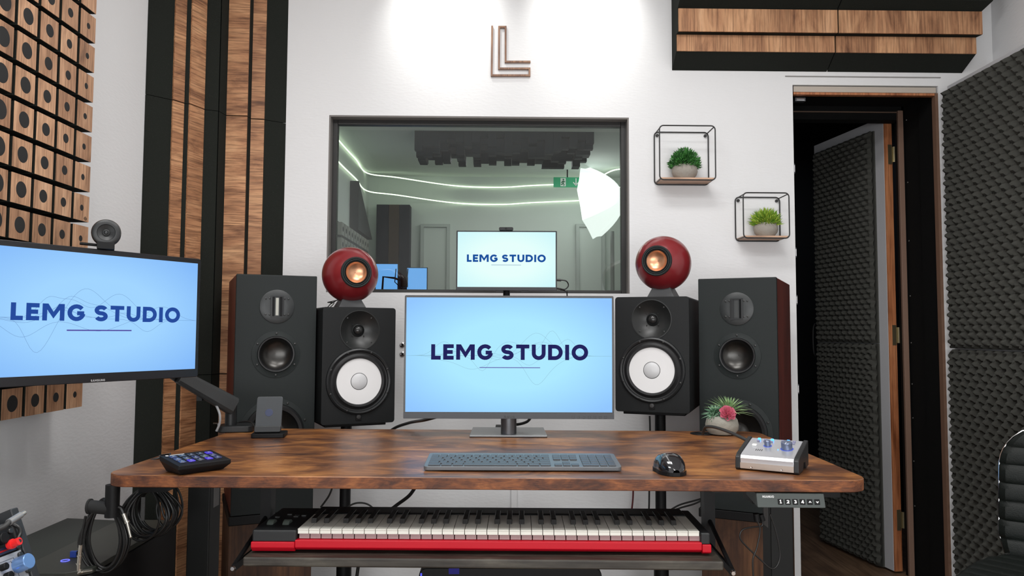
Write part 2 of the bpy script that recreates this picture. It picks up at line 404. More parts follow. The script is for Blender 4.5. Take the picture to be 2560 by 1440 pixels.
# ================================================================== THE ROOM
XL, XR, YB = -1.262, 2.02, 3.05
WX0, WX1, WZ0, WZ1 = -.694, .519, 1.207, 1.923
DX0, DX1, DZ1 = 1.19, 1.79, 2.065
YR = -1.6
b = B()
T = .14
b.box(XL-.12, WX0, YB, YB+T, 0, CEIL); b.box(WX0, WX1, YB, YB+T, 0, WZ0); b.box(WX0, WX1, YB, YB+T, WZ1, CEIL)
b.box(WX1, DX0, YB, YB+T, 0, CEIL); b.box(DX0, DX1, YB, YB+T, DZ1, CEIL); b.box(DX1, XR+.12, YB, YB+T, 0, CEIL)
struct(b, 'wall_back', WALL)
struct(B().box(XL-.12, XL, YR-.1, YB, 0, CEIL), 'wall_left', WALL)
struct(B().box(XR, XR+.12, YR-.1, YB, 0, CEIL), 'wall_right', WALL)
b = B(); b.box(XL-.12, XR+.12, YR-.12, YR, 0, CEIL); struct(b, 'wall_front', WALL)
struct(B().box(XL-.12, XR+.12, YR-.12, YB+T, -.05, 0), 'floor', FLOOR)
struct(B().box(XL-.12, XR+.12, YR-.12, YB+T, CEIL, CEIL+.05), 'ceiling', CEILM)
# cable channel on the wall under the window, hairline lintel joint above the door
p0 = at(1285, 1250, YB)
struct(B().box(p0.x-.012, p0.x+.012, YB-.014, YB-.0005, .0, 1.0), 'trim_1', WALL, bevel=.002)
struct(B().box(1.16, 1.80, YB-.004, YB-.0005, 2.098, 2.1015), 'trim_2', mat('lintel_joint', (.3, .29, .28), .8))

# observation window ------------------------------------------------
win = B()
fy0, fy1 = YB+.045, YB+.075
fw = .026
for x0, x1, z0, z1 in ((WX0, WX0+fw, WZ0, WZ1), (WX1-fw, WX1, WZ0, WZ1), (WX0+fw, WX1-fw, WZ1-fw, WZ1), (WX0+fw, WX1-fw, WZ0, WZ0+fw*.6)):
    win.box(x0, x1, fy0, fy1, z0, z1)
wf = struct(win, 'window_1', mat('window_frame_black', (.016, .015, .014), .45), bevel=.002)
b = B()
for x0, x1, z0, z1 in ((WX0, WX0+.006, WZ0, WZ1), (WX1-.006, WX1, WZ0, WZ1), (WX0+.006, WX1-.006, WZ1-.006, WZ1)):
    b.box(x0, x1, YB+.002, fy0, z0, z1)
struct(b, 'trim_3', mat('reveal_taupe', (.19, .175, .165), .7))
gm = bpy.data.materials.new('window_glass'); gm.use_nodes = True; nt = gm.node_tree
for n in list(nt.nodes): nt.nodes.remove(n)
o_ = nt.nodes.new('ShaderNodeOutputMaterial'); mx = nt.nodes.new('ShaderNodeMixShader'); tr = nt.nodes.new('ShaderNodeBsdfTransparent'); gl = nt.nodes.new('ShaderNodeBsdfGlossy')
tr.inputs[0].default_value = (.93, .96, .94, 1); gl.inputs['Roughness'].default_value = 0; fr = nt.nodes.new('ShaderNodeFresnel'); fr.inputs[0].default_value = 1.5
nt.links.new(fr.outputs[0], mx.inputs[0]); nt.links.new(tr.outputs[0], mx.inputs[1]); nt.links.new(gl.outputs[0], mx.inputs[2]); nt.links.new(mx.outputs[0], o_.inputs[0])
g = B().box(WX0+fw-.004, WX1-fw+.004, fy0+.012, fy0+.018, WZ0+.01, WZ1-fw+.004).build('window_pane', gm, wf)
g['label'] = 'clear glass pane'

# booth behind the glass --------------------------------------------
BX0, BX1, BY0, BY1, BZ = -.86, 1.08, YB+T, 4.95, 2.065
struct(B().box(BX0-.08, BX0, BY0, BY1+.08, 0, BZ+.4), 'wall_booth_left', BOOTH)
struct(B().box(BX1, BX1+.06, BY0, BY1+.08, 0, BZ+.4), 'wall_booth_right', BOOTH)
struct(B().box(BX0, BX1, BY1, BY1+.08, 0, BZ+.4), 'wall_booth_back', BOOTH)
struct(B().box(BX0-.08, BX1+.06, BY0, BY1+.08, BZ, BZ+.1), 'ceiling_booth', BOOTH)
struct(B().box(BX0-.08, BX1+.06, BY0, BY1+.08, -.05, 0), 'floor_booth', FLOOR)
struct(B().box(BX0, BX1, 3.56, 3.70, BZ-.03, BZ), 'trim_4', mat('soffit_reflection_grey', (.72, .74, .7), .8), bevel=.004)  # paler ceiling band, a reflection built as a soffit box
# ceiling-hung skyline diffuser
t = thing('skyline_diffuser', (0, 3.95, BZ), 'dark skyline diffuser of stepped blocks hanging from the booth ceiling behind the glass', 'diffuser')
sky = mat('skyline_blocks', (.020, .026, .036), .8)
B().box(-.43, .465, -.19, .17, -.02, 0).build('backing', sky, t)
b = B(); rn = random.Random(5)
for i in range(22):
    for j in range(9):
        h = rn.choice([.02, .035, .05, .07, .09, .105]); x = -.43+i*.0407; y = -.19+j*.04
        b.box(x, x+.0403, y, y+.0396, -.02-h, -.02)
b.build('hanging_blocks', sky, t)
# LED line, and its double-glazing ghost built as a second glowing strip
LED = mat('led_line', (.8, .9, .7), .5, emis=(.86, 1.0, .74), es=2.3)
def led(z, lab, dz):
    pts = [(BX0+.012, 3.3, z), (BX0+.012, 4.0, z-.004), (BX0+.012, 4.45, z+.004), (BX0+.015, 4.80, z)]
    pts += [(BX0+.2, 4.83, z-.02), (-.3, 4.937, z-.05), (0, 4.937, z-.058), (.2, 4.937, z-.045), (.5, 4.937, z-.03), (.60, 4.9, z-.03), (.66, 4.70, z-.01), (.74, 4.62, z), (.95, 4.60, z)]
    tag(B().tube(smoothpts(pts, 6), .0035, 6).build('led_strip_and_ghost', LED, smooth=True), lab, 'light strip')
led(BZ-.012, 'thin glowing pale green light line along the booth ceiling edge, above its ghost reflection', 0)
led(BZ-.125, 'ghost reflection of the pale green booth light line, built as a second strip just under it', 0)
# exit sign
s0 = at(1384, 443, 4.7); s1 = at(1453, 468, 4.7)
t = thing('exit_sign', ((s0.x+s1.x)/2, 4.7, s1.z), 'green emergency exit sign with running figure and down arrow behind the glass', 'sign')
hw = (s1.x-s0.x)/2; hh = s0.z-s1.z
B().box(-hw, hw, 0, .012, 0, hh).build('sign_plate', mat('exit_green', (.01, .22, .10), .5, emis=(.01, .25, .11), es=.35), t)
b = B(); b.box(-.004, .004, .004, .008, hh, BZ-s1.z); b.build('hanger', BLK, t)
b = B(); b.add([(-hw*.5, -.001, hh*.08), (-hw*.12, -.001, hh*.08), (-hw*.12, -.001, hh*.92), (-hw*.5, -.001, hh*.92)], [(0, 1, 2, 3)])
b.build('white_panel', WHITE, t)
b = B()
fig = [[(-.31, .62), (-.31, .36)], [(-.31, .38), (-.24, .26), (-.26, .12)], [(-.31, .38), (-.40, .25), (-.47, .27)], [(-.31, .60), (-.22, .52), (-.17, .58)], [(-.31, .60), (-.40, .50), (-.44, .40)]]
for l in fig:
    for q in stroke([(x*hw, z*hh) for x, z in l], .006): b.add([(p[0], -.002, p[1]) for p in q], [(0, 1, 2, 3)])
b.lathe([(.0055, -.0022), (.001, -.0024)], (-.29*hw, 0, .75*hh), 'y', 12)
b.build('running_figure', mat('exit_green_dark', (.01, .16, .08), .5), t)
b = B()
for l in ([(.62, .9), (.62, .2)], [(.42, .5), (.62, .18), (.82, .5)]):
    for q in stroke([(x*hw, z*hh) for x, z in l], .006): b.add([(p[0], -.002, p[1]) for p in q], [(0, 1, 2, 3)])
b.build('down_arrow', WHITE, t)
# glowing studio umbrella light
c = at(1549, 490, 4.52)
t = thing('studio_softbox', (c.x, c.y, 0), 'bright white glowing umbrella softbox on a stand at the right end of the booth', 'studio light')
SOFT = mat('softbox_cloth', (.9, .9, .9), .8, emis=(.93, 1, .97), es=.95)
b = B(); n = 8; rs = [0, .06, .12, .18, .235, .27]
ax = Matrix.Translation((0, 0, c.z-.01)) @ Euler((R(-6), R(10), R(62))).to_matrix().to_4x4(); b.M = ax
for k in range(n):
    a0, a1 = 2*math.pi*k/n, 2*math.pi*(k+1)/n
    def fn(u, v, a0=a0, a1=a1):
        r = .232*u; a = a0+(a1-a0)*v; sag = 1-.10*math.sin(math.pi*v)*u
        return (r*math.cos(a)*sag, -.02+.20*u*u*1.0, r*math.sin(a)*sag)
    b.grid(fn, 8, 6)
b.build('fabric_dome', SOFT, t, smooth=True)
b = B(); b.M = ax; b.lathe([(.028, -.028), (.028, -.018), (.021, -.018), (.021, -.028)], (0, 0, 0), 'y', 24); b.tube([(-.02, -.026, 0), (.02, -.026, 0)], .002); b.tube([(0, -.026, -.02), (0, -.026, .02)], .002); b.build('hub_ring', mat('hub_grey', (.4, .4, .38), .5), t)
B().cyl((-.03, .1, 0), (-.03, .1, c.z-.2), .012).build('stand_pole', mat('stand_grey', (.25, .26, .25), .5), t)
b = B(); 
for k in range(3): a = R(90+120*k); b.cyl((-.03, .1, .3), (-.03+.25*math.cos(a), .1+.25*math.sin(a), .01), .008)
b.build('stand_leg', mat('stand_grey', (.25, .26, .25), .5), t)
# curtain-like dark and brown panels standing in the far left corner
for x0, x1, mt, lab in ((943, 974, mat('booth_dark_felt', (.018, .02, .03), .9), 'dark felt upright panel at the far left corner of the booth'), (974, 1000, mat('booth_brown', (.06, .035, .022), .7), 'brown wooden upright panel in the booth between two dark ones'), (1000, 1026, mat('booth_dark_felt', (.018, .02, .03), .9), 'dark felt upright panel right of the brown one in the booth')):
    a = at(x0, 500, 4.86); c2 = at(x1, 500, 4.86)
    tag(B().box(a.x, c2.x-.002, 4.84, 4.94, 0, 1.86).build('upright_panel', mt), lab, 'acoustic panel', 'upright panels in the booth corner')
# block diffuser on booth left wall + foam wedge
t = thing('booth_wood_diffuser', (BX0+.001, 4.2, 0), 'grey wooden block diffuser on the left wall of the booth behind the glass', 'diffuser')
B().box(0, .02, -.30, .52, .9, 1.62).build('backing', BLK, t)
b = B().box(.02, .045, -.033, .033, -.033, .033)
b.lathe([(.014, .0), (.012, .0005)], (.0455, 0, 0), 'x', 14, 1)
proto = b.build('block', [mat('booth_block', (.28, .28, .25), .7), BLK], t)
first = True
for i in range(10):
    for j in range(9):
        o = proto if first else copy(proto, t); first = False
        o.location = (0, -.26+i*.082, .94+j*.08)
t = thing('foam_wedge', (BX0+.001, 4.55, 1.69), 'dark triangular foam wedge above the wooden blocks on the booth wall', 'foam panel')
B().prism([(-.22, -.06), (.26, -.06), (-.22, .22)], 0, .05, 'x').build('wedge', mat('foam_dark', (.03, .035, .035), .9), t)
# doors in the booth
def booth_door(px0, px1, py, n, lab):
    a = at(px0, py, BY1-.02); c2 = at(px1, py, BY1-.02)
    b = B().box(a.x+.02, c2.x-.02, BY1-.015, BY1-.001, 0, a.z-.02); o = struct(b, n, mat('booth_door_white', (.60, .64, .61), .6), bevel=.002)
    f = B().box(a.x, a.x+.02, BY1-.03, BY1-.001, 0, a.z).box(c2.x-.02, c2.x, BY1-.03, BY1-.001, 0, a.z).box(a.x+.02, c2.x-.02, BY1-.03, BY1-.001, a.z-.02, a.z)
    f.build('door_frame', mat('booth_frame', (.45, .48, .46), .6), o, world=False)
booth_door(1440, 1512, 560, 'door_1', ''); booth_door(1052, 1125, 560, 'door_2', '')
# reflections of monitors and a boom arm, built as solid things in the booth
BSC = emit('reflected_monitor_blue', (110, 175, 245), 1.0)
for k, (x0, x1, yt, lab) in enumerate(((940, 994, 660, 'small glowing blue monitor reflection built as a screen behind the glass, just right of the left red globe'), (1018, 1067, 670, 'narrow glowing blue monitor reflection built as a screen behind the glass, left of the small monitor'))):
    a = at(x0, yt, 4.5); c2 = at(x1, yt+7, 4.5)
    t = thing('reflected_screen', ((a.x+c2.x)/2, 4.5, 0), lab, 'screen')
    hw = (c2.x-a.x)/2
    B().box(-hw-.004, hw+.004, .002, .02, .95, a.z+.004).build('bezel', BLK, t)
    B().box(-hw, hw, 0, .002, .955, a.z).build('display', BSC, t)
    B().box(-.02, .02, .02, .04, 0, 1.1).box(-.1, .1, -.02, .1, 0, .01).build('screen_stand', BLK, t)
t = thing('reflected_microphone_boom', (-.62, 4.2, 0), 'reflection of a black microphone on a jointed boom arm, built before the reflected blue screens', 'microphone')
pts = [at(955, 735, 4.3), at(958, 692, 4.3), at(985, 695, 4.3), at(1008, 703, 4.3)]
B().tube([p for p in pts], .006, 8).build('boom_arm', BLK, t, world=True)
q = at(1010, 705, 4.3); b = B(); b.cyl((q.x, q.y, q.z-.03), (q.x, q.y, q.z+.03), .022, n=20); b.build('microphone_body', BLK, t, world=True, bevel=.004)
b = B()
for sx in (990, 1020): b.tube([at(sx, 672, 4.3), at(sx-3, 705, 4.3), at(1005, 722, 4.3)], .003, 6)
b.build('shock_mount', BLK, t, world=True)
q = at(955, 735, 4.3); B().cyl((q.x, q.y, 0), (q.x, q.y, q.z), .012).lathe([(.12, 0), (.12, .015)], (q.x, q.y, 0)).build('stand_pole', BLK, t, world=True)

# doorway: black passage, inner room ---------------------------------
b = B()
PX0, PX1 = DX0-.01, DX1+.0
py1 = 3.32
b.box(PX0-.04, PX0, YB+T, py1, 0, 2.2); b.box(PX1, PX1+.05, YB+T, py1, 0, 2.2); b.box(PX0-.04, PX1+.05, YB+T, py1, 2.06, 2.2)
fx1 = at(2259, 500, 3.32).x; b.box(fx1, PX1+.05, py1, py1+.06, 0, 2.2); b.box(PX0-.04, PX1, py1, py1+.06, 2.0, 2.2)
struct(b, 'wall_passage', PITCH)
b = B(); b.box(1.145, 1.19, 3.38, 5.3, 0, 2.4); b.box(2.35, 2.4, 3.38, 5.3, 0, 2.4); b.box(1.145, 2.4, 5.3, 5.35, 0, 2.4); b.box(1.145, 2.4, 3.38, 5.35, 2.4, 2.45); b.box(1.84, 2.4, 3.32, 3.38, 0, 2.4)
struct(b, 'wall_inner_room', mat('inner_room_black', (.006, .006, .006), .9))
struct(B().box(PX0-.04, 2.4, YB+T, 5.35, -.05, -.0005), 'floor_inner_room', FLOOR)
# jamb lining of outer door (thin, black inside the wall) and head trim
JM = B(); JM.box(DX0-.0, DX0+.006, YB+.012, YB+T, 0, DZ1); JM.box(DX1-.006, DX1, YB+.03, YB+T, 0, DZ1); JM.box(DX0, DX1, YB+.03, YB+T, DZ1-.006, DZ1)
struct(JM, 'trim_5', PITCH)
struct(B().box(DX0+.006, DX1-.006, YB+.004, YB+.03, DZ1-.028, DZ1-.004), 'trim_6', GOLD, bevel=.002)
struct(B().box(DX0+.006, DX1-.006, YB+.006, YB+.03, DZ1-.038, DZ1-.0285), 'trim_7', PINE)
struct(B().box(DX1-.012, DX1-.0005, YB+.002, YB+.028, 0, DZ1-.029), 'trim_8', mat('jamb_brown', (.18, .10, .065), .6))
# inner frame edge strips
ht = at(2250, 283, 3.32)
struct(B().box(PX0, ht.x, 3.316, 3.3195, ht.z, ht.z+.005), 'trim_9', mat('frame_brown', (.12, .075, .05), .6))
fx0, fx1 = at(2246, 500, 3.32).x, at(2259, 500, 3.32).x
struct(B().box(fx0, fx1, 3.305, 3.3195, 0, ht.z+.008), 'trim_10', mat('frame_edge_brown', (.20, .12, .085), .55), bevel=.002)
# screws along the black jamb
rn = 0
for py in (300, 456, 602, 740, 857, 960, 1045, 1153, 1265):
    q = atx(2266+(py-300)*.022, py, PX1-.0005)
    if q.y < 3.19: q.y = 3.2
    o = tag(B().lathe([(.0035, 0), (.003, -.002)], (q.x, q.y, q.z), 'x', 10).build('screw', mat('screw_grey', (.3, .3, .28), .4, metal=.8)), 'small screw head in the black passage wall right of the inner door', 'screw', 'screws in the black door passage')
for px, py, nn in ((1998, 231, 'highest, under the door head'), (1990, 423, 'second from the top'), (1995, 632, 'beside the lower plant shelf'), (1996, 750, 'level with the tall speaker top'), (2001, 972, 'lowest of the row')):
    q = at(px, py, YB+.05); t = thing('magnetic_catch', (DX0+.006 if py > 300 else q.x, q.y, q.z if py > 300 else DZ1-.04), 'small chrome magnetic door catch on the doorway edge, '+nn, 'door catch')
    if py > 300:
        B().box(0, .014, -.012, .012, -.02, .02).build('plate', GREY, t, bevel=.001)
        for k in (-1, 1): B().box(.004+.005*k-.0015+.002, .004+.005*k+.0015+.002, -.0135, -.012, -.014, .014).build('magnet_strip', CHROME, t)
    else:
        B().box(-.022, .022, -.012, .012, -.016, 0).build('plate', GREY, t, bevel=.001)
        for k in (0, 1): B().box(-.016, .016, -.0135, -.012, -.013+k*.006, -.010+k*.006).build('magnet_strip', CHROME, t)

# egg-crate foam -----------------------------------------------------
def egg(b, w, h, d=.038, pitch=.047, base=.012, nper=7, ph=0.):
    """sheet in local x (0..w) - z (0..h), bumps towards -y"""
    nu, nv = int(w/pitch*nper), int(h/pitch*nper)
    def H(x, z):
        a = math.pi*2*x/pitch/1.0; c = math.pi*2*z/pitch+ph
        v = .5+.5*math.cos(a/1.0)*math.cos(c/1.0)
        e = min(x, w-x, z, h-z); return base+d*v**.95*min(1, .35+e/.02)
    b.grid(lambda u, v: (u*w, -H(u*w, v*h), v*h), nu, nv)
    b.box(0, w, -base*.6, 0, 0, h); return b

# outer door leaf, opened towards the camera -------------------------
L0 = Vector((DX1+.0, YB-.012, .012))
t = thing('acoustic_door', (1.815, 3.03, 0), 'white soundproof door at right standing open, covered in large dark egg-crate foam', 'door')
# local frame: +x runs towards camera along the leaf, foam on the side facing -X world
A = Matrix(((0, 1, 0, 0), (-1, 0, 0, 0), (0, 0, 1, 0), (0, 0, 0, 1)))   # local x -> world -y ; local -y -> world -x
lw = .62
b = B(); b.M = A; b.box(0, lw, 0, .05, .01, 2.058); b.build('leaf', DOORW, t, bevel=.002)
for z0, z1 in ((.995, 2.032), (.0+.02, .99)):
    b = B(); b.M = A @ Matrix.Translation((.012 if z0 > .5 else .004, 0, z0)); egg(b, lw-.035, z1-z0, .040, .0525, .012); b.build('foam_sheet', EGG, t, smooth=True, fix=False)
b = B(); b.M = A; 
for z in (.35, 1.05, 1.75): b.box(-.012, .004, .012, .05, z-.045, z+.045)
b.build('hinge', BRASS, t)

# inner door ----------------------------------------------------------
hp = at(2222, 900, 3.395); hq = at(2242, 900, 3.395); far = Vector((1.645, 3.94, 0))
d = (far-Vector((hp.x, hp.y, 0))); lw2 = d.length; ang = math.atan2(d.y, d.x)
t = thing('inner_door', (hp.x, 3.395, 0), 'white inner door with orange pine edge and egg-crate foam, seen through the doorway', 'door', rz=math.degrees(ang))
th = hq.x-hp.x+.002
zt = at(2222, 290, 3.38).z
# local x along leaf (away), +y is left side (-X world): foam on +y
b = B(); b.box(0, lw2, -th, 0, .01, zt); b.build('leaf', DOORW, t, bevel=.001)
b = B(); b.box(-.006, 0, -th, -.001, .01, zt); b.build('pine_edge', PINE, t)
zs = at(2140, 857, 3.6).z
for z0, z1 in ((zs, zt-.05), (.01, zs-.003)):
    b = B(); b.M = Matrix.Rotation(math.pi, 4, 'Z') @ Matrix.Translation((-lw2+.03, 0, z0)); egg(b, lw2-.09, z1-z0, .034, .048, .012, 6); b.build('foam_sheet', EGG, t, smooth=True, fix=False)
b = B()
for (px, py) in ((2240, 378), (2256, 838), (2268, 1309)):
    z = at(px, py, 3.33).z
    o = B(); o.box(-.0078, -.0055, -th+.003, -th*.42, z-.045, z+.045); o.box(-.0078, -.0055, -th+.003, -th-.006, z-.035, z+.035); o.cyl((-.011, -th-.007, z-.035), (-.011, -th-.007, z+.035), .0055, n=14); o.build('hinge', BRASS, t)
b = B(); zz = at(2047, 850, 3.9).z; b.tube(smoothpts([(lw2-.02, .0, zz+.075), (lw2-.02, .035, zz+.07), (lw2-.02, .035, zz-.07), (lw2-.02, .0, zz-.075)], 4), .005, 8); b.build('handle', BLK, t, smooth=True)

# ================================================================== WALL PIECES
# wooden block diffuser on the left wall
XF = -1.16
t = thing('wooden_diffuser', (XL+.001, 1.9, 0), 'large diffuser of square wooden blocks with round dark holes on the left wall', 'diffuser')
B().box(0, .03, -1.25, .245, .835, 2.6).build('backing', FOAMB, t)
DOT = mat('hole_black', (.012, .012, .012), .8)
radii = [.0085, .0125, .0165, .020, .0235, .026, .0285, .031]
ys = [2.118-.0893*k for k in range(8)]
zs_ = [.876+.0857*k for k in range(18)]
for k, yy in enumerate(ys):
    b = B(); b.box(.03, XF-XL-.001-.0015, -.0375, .0375, -.036, .036, 1); b.box(XF-XL-.001-.0015, XF-XL-.001, -.0375, .0375, -.036, .036, 0)
    b.lathe([(radii[k], 0), (radii[k]-.0005, .0006)], (XF-XL-.001, 0, 0), 'x', 26, 2)
    pb = b.build('block', [BLOCKW, FOAMB, DOT], t)
    for j, zz in enumerate(zs_):
        if k >= 5 and j < 9: continue
        if k >= 6 and j < 12: continue
        o = pb if pb.location.length == 0 else copy(pb, t)
        o.location = (0, yy-1.9, zz)
    if k == 0: first_block = pb
b = B(); mk = at(216, 463, 2.12)
for i, h in enumerate((.004, .009, .013, .009, .004)): b.box(0, .0008, .012+i*.0035, .0128+i*.0035, -.028-h/2, -.028+h/2)
o = b.build('burned_mark', DOT, t); o.location = (XF-XL-.001, 2.118-1.9, zs_[6])

# corner bass panels
def corner_panel(z0, z1, nm, lab, side):
    """side 'l' sits on the left wall, 'b' on the back wall; sloped foam flanks and two wooden strips"""
    g = 'tall corner panels left of the window'
    if side == 'l':
        P = [(XL+.001, 2.684), (-1.195, 2.749), (-1.172, 2.791), (-1.154, 2.797), (-1.128, 2.867), (-1.078, 2.885), (-1.16, 2.93), (XL+.001, 2.93)]
        woods = [((-1.195, 2.749), (-1.172, 2.791)), ((-1.154, 2.797), (-1.128, 2.867))]
    else:
        P = [(-1.076, 2.890), (-1.069, 2.951), (-.990, 2.956), (-.988, 2.993), (-.938, 3.001), (-.867, YB-.001), (-1.2, YB-.001), (-1.13, 2.95)]
        woods = [((-1.069, 2.951), (-.990, 2.956)), ((-.988, 2.993), (-.938, 3.001))]
    cx = sum(p[0] for p in P)/len(P); cy = sum(p[1] for p in P)/len(P)
    t = thing('corner_panel', (cx, cy, z0), lab, 'acoustic panel', group=None)
    Q = [(x-cx, y-cy) for x, y in P]
    B().prism(Q, 0, z1-z0-.002).build('foam_core', FOAMB, t)
    for a, c in woods:
        a = Vector(a); c = Vector(c); dd = (c-a).normalized(); nn = Vector((dd.y, -dd.x))*.006
        so = B().box(0, (c-a).length, -.006, 0, .001, z1-z0-.003).build('wood_strip', SLATH, t)
        so.location = (a.x-cx, a.y-cy, 0); so.rotation_euler = (0, 0, math.atan2(dd.y, dd.x))
    return t
for z0, z1, wz in ((0, .889, 'bottom'), (.889, 1.889, 'middle'), (1.889, 2.7, 'top')):
    corner_panel(z0, z1, '', 'foam and wood strip panel on the left wall side of the corner, the %s one' % wz, 'l')
    corner_panel(z0, z1, '', 'foam and wood strip panel on the back wall beside the corner, the %s one' % wz, 'b')

# wedge panels above the door
def top_panel(x0, x1, x2, lab, shift):
    t = thing('ceiling_edge_panel', (x0, YB-.001, 2.12), lab, 'acoustic panel')
    # profile (y towards camera negative, z) read off the panel steps
    pr = [(0, 0), (-.075, .050), (-.075, .118), (-.105, .118), (-.105, .212), (-.15, .238), (-.15, .40), (-.10, .44), (0, .44)]
    w1 = x1-x0
    b = B(); n = len(pr)
    ex = [0, .012, .012, .02, .02, .04, .04, .04, .04] if x2 else [0]*n
    o = b.v
    b.v += [(-ex[i]*0, y, z) for i, (y, z) in enumerate(pr)] + [(w1+ex[i], y, z) for i, (y, z) in enumerate(pr)]
    b.f += [tuple(range(n))[::-1], tuple(range(n, 2*n))]+[(i, (i+1) % n, n+(i+1) % n, n+i) for i in range(n)]; b.m += [0]*(n+2)
    b.build('foam_body', FOAMB, t)
    B().box(.002, w1+.012*bool(x2), -.075-.006, -.075, .051, .117).build('wood_strip', SLATL, t)
    B().box(.002, w1+.02*bool(x2), -.105-.006, -.105, .119, .211).build('wood_strip', SLATL, t)
a0 = at(1683, 172, YB-.02); 
PM = .004
xm = at(2068, 172, YB).x
top_panel(at(1680, 172, YB).x, xm-PM, 0, 'left one of two black foam and wood panels jutting from the wall above the door', .0)
top_panel(xm, at(2440, 172, YB).x-.06, 1, 'right one of two black foam and wood panels jutting from the wall above the door', .0)

# wooden letter mark on the wall
def wz(px, py): p = at(px, py, YB); return (p.x, p.z)
t = thing('wooden_letter', (at(1277, 194, YB).x, YB-.001, at(1277, 194, YB).z), 'brown wooden double-line letter L mounted high on the white wall', 'wall letter')
cx, cz = t.location.x, t.location.z
b = B(); sw = .0072
def bar(pts):
    for q in stroke([(wz(*p)[0]-cx, wz(*p)[1]-cz) for p in pts], sw):
        b.prism([tuple(v) for v in q], -.012, 0, 'y')
bar([(1230.5, 67), (1229.3, 190.5), (1323.5, 190.5), (1323.5, 173.5), (1247.5, 173.5), (1247.8, 69.8), (1264, 69.8), (1264, 156.5), (1326, 156.5)])
b.build('letter_bars', LOGOW, t)

# wire shelves with plants
def shelf(pl, pt_, pr_, pb_, lab):
    A_ = at(pl, pt_, YB); C_ = at(pr_, pb_, YB); w_, h_ = C_.x-A_.x, A_.z-C_.z
    t = thing('wire_shelf', (A_.x, YB-.001, C_.z), lab, 'shelf')
    dp = .104; r = .0026
    for y in (-.0035, -dp):
        ring = [(p[0], y, p[1]) for p in rrect(0, w_, 0, h_, .016, 5)]
        B().tube(ring, r, 8, closed=True).build('wire_frame', WIRE, t, smooth=True)
    for x, z in ((.005, .005), (w_-.005, .005), (.005, h_-.005), (w_-.005, h_-.005)):
        B().cyl((x, -.004, z), (x, -dp, z), r*.9, n=8).build('wire_strut', WIRE, t, smooth=True)
    B().box(.004, w_-.004, -dp+.003, -.004, .0035, .010).build('shelf_board', SHELFW, t)
    for x in (.012, w_-.012): B().lathe([(.006, -.007), (.006, 0)], (x, 0, h_-.014), 'y', 14).build('wall_fixing', WIRE, t)
    return t, w_, h_
def pot(t, prof, m): return B().lathe(prof, (0, 0, 0), 'z', 40).build('pot', m, t, smooth=True)
def leafmat(name, c1, c2):
    m = mat(name, c1, .5); nt = m.node_tree; p = nt.nodes['Principled BSDF']
    gi = nt.nodes.new('ShaderNodeNewGeometry'); cr = nt.nodes.new('ShaderNodeValToRGB')
    cr.color_ramp.elements[0].color = (*c1, 1); cr.color_ramp.elements[1].color = (*c2, 1)
    nt.links.new(gi.outputs['Random Per Island'], cr.inputs[0]); nt.links.new(cr.outputs[0], p.inputs['Base Color']); return m
def bush(t, c, r, n, ln, wd, m, up=.2, seed=1, flat=.72, curl=0.):
    rn = random.Random(seed); b = B()
    for i in range(n):
        u = rn.uniform(-.15, 1); a = rn.uniform(0, 2*math.pi); s_ = math.sqrt(max(0, 1-u*u))
        dr = Vector((s_*math.cos(a), s_*math.sin(a), u)); k = rn.uniform(.55, 1)
        base = Vector(c)+Vector((dr.x*r*k, dr.y*r*k, dr.z*r*k*flat))
        dd = (dr+Vector((rn.uniform(-.6, .6), rn.uniform(-.6, .6), rn.uniform(-.3, .6)+up))).normalized()
        sd = dd.cross(Vector((rn.uniform(-1, 1), rn.uniform(-1, 1), rn.uniform(-1, 1)))).normalized()*wd*rn.uniform(.7, 1.2)
        L_ = ln*rn.uniform(.6, 1.2); nn = dd.cross(sd).normalized()*L_*.12
        mid = base+dd*L_*.5+nn; tip = base+dd*L_+Vector((0, 0, -curl*L_))
        b.add([base, mid-sd, tip, mid+sd], [(0, 1, 2), (0, 2, 3)])
    return b.build('foliage', m, t, fix=False)
sh1, w1, h1 = shelf(1635, 331, 1771, 463, 'black wire cube shelf with wooden base on the wall, the upper left one of two')
sh2, w2, h2 = shelf(1837, 493.5, 1949.5, 603.5, 'smaller black wire cube shelf with wooden base, the lower right one beside the doorway')
potp = [(.020, 0), (.034, .002), (.046, .016), (.0505, .030), (.049, .044), (.043, .056), (.038, .058), (.036, .052), (.001, .050)]
t = thing('potted_bush', (sh1.location.x+w1*.50, YB-.056, sh1.location.z+.0105), 'dense dark green artificial boxwood in a round concrete pot on the upper wire shelf', 'plant')
pot(t, potp, CONC); bush(t, (0, 0, .055), .056, 1700, .017, .0030, leafmat('boxwood', (.012, .075, .014), (.08, .30, .06)), seed=3, flat=1.12)
t = thing('potted_grass', (sh2.location.x+w2*.58, YB-.056, sh2.location.z+.0105), 'bright yellow-green artificial grass tuft in a round concrete pot on the lower wire shelf', 'plant')
pot(t, [(r*.93, z*.95) for r, z in potp], CONC)
bush(t, (0, 0, .050), .040, 1300, .032, .0017, leafmat('grass_tuft', (.08, .27, .02), (.55, .68, .09)), seed=4, flat=1.0, up=.35)

# wall jacks left of the main screen
for py, lb in ((862, 'upper'), (885, 'lower')):
    q = at(1006, py, YB)
    t = thing('wall_jack', (q.x, YB-.001, q.z), 'small chrome cable jack on the wall left of the desk screen, %s of two' % lb, 'jack')
    B().lathe([(.0095, 0), (.0095, -.004), (.006, -.006), (.006, -.002)], (0, 0, 0), 'y', 18).build('socket', CHROME, t)
    B().lathe([(.0045, -.002), (.0045, -.009), (.001, -.009)], (0, 0, 0), 'y', 14).build('plug', BLK, t)
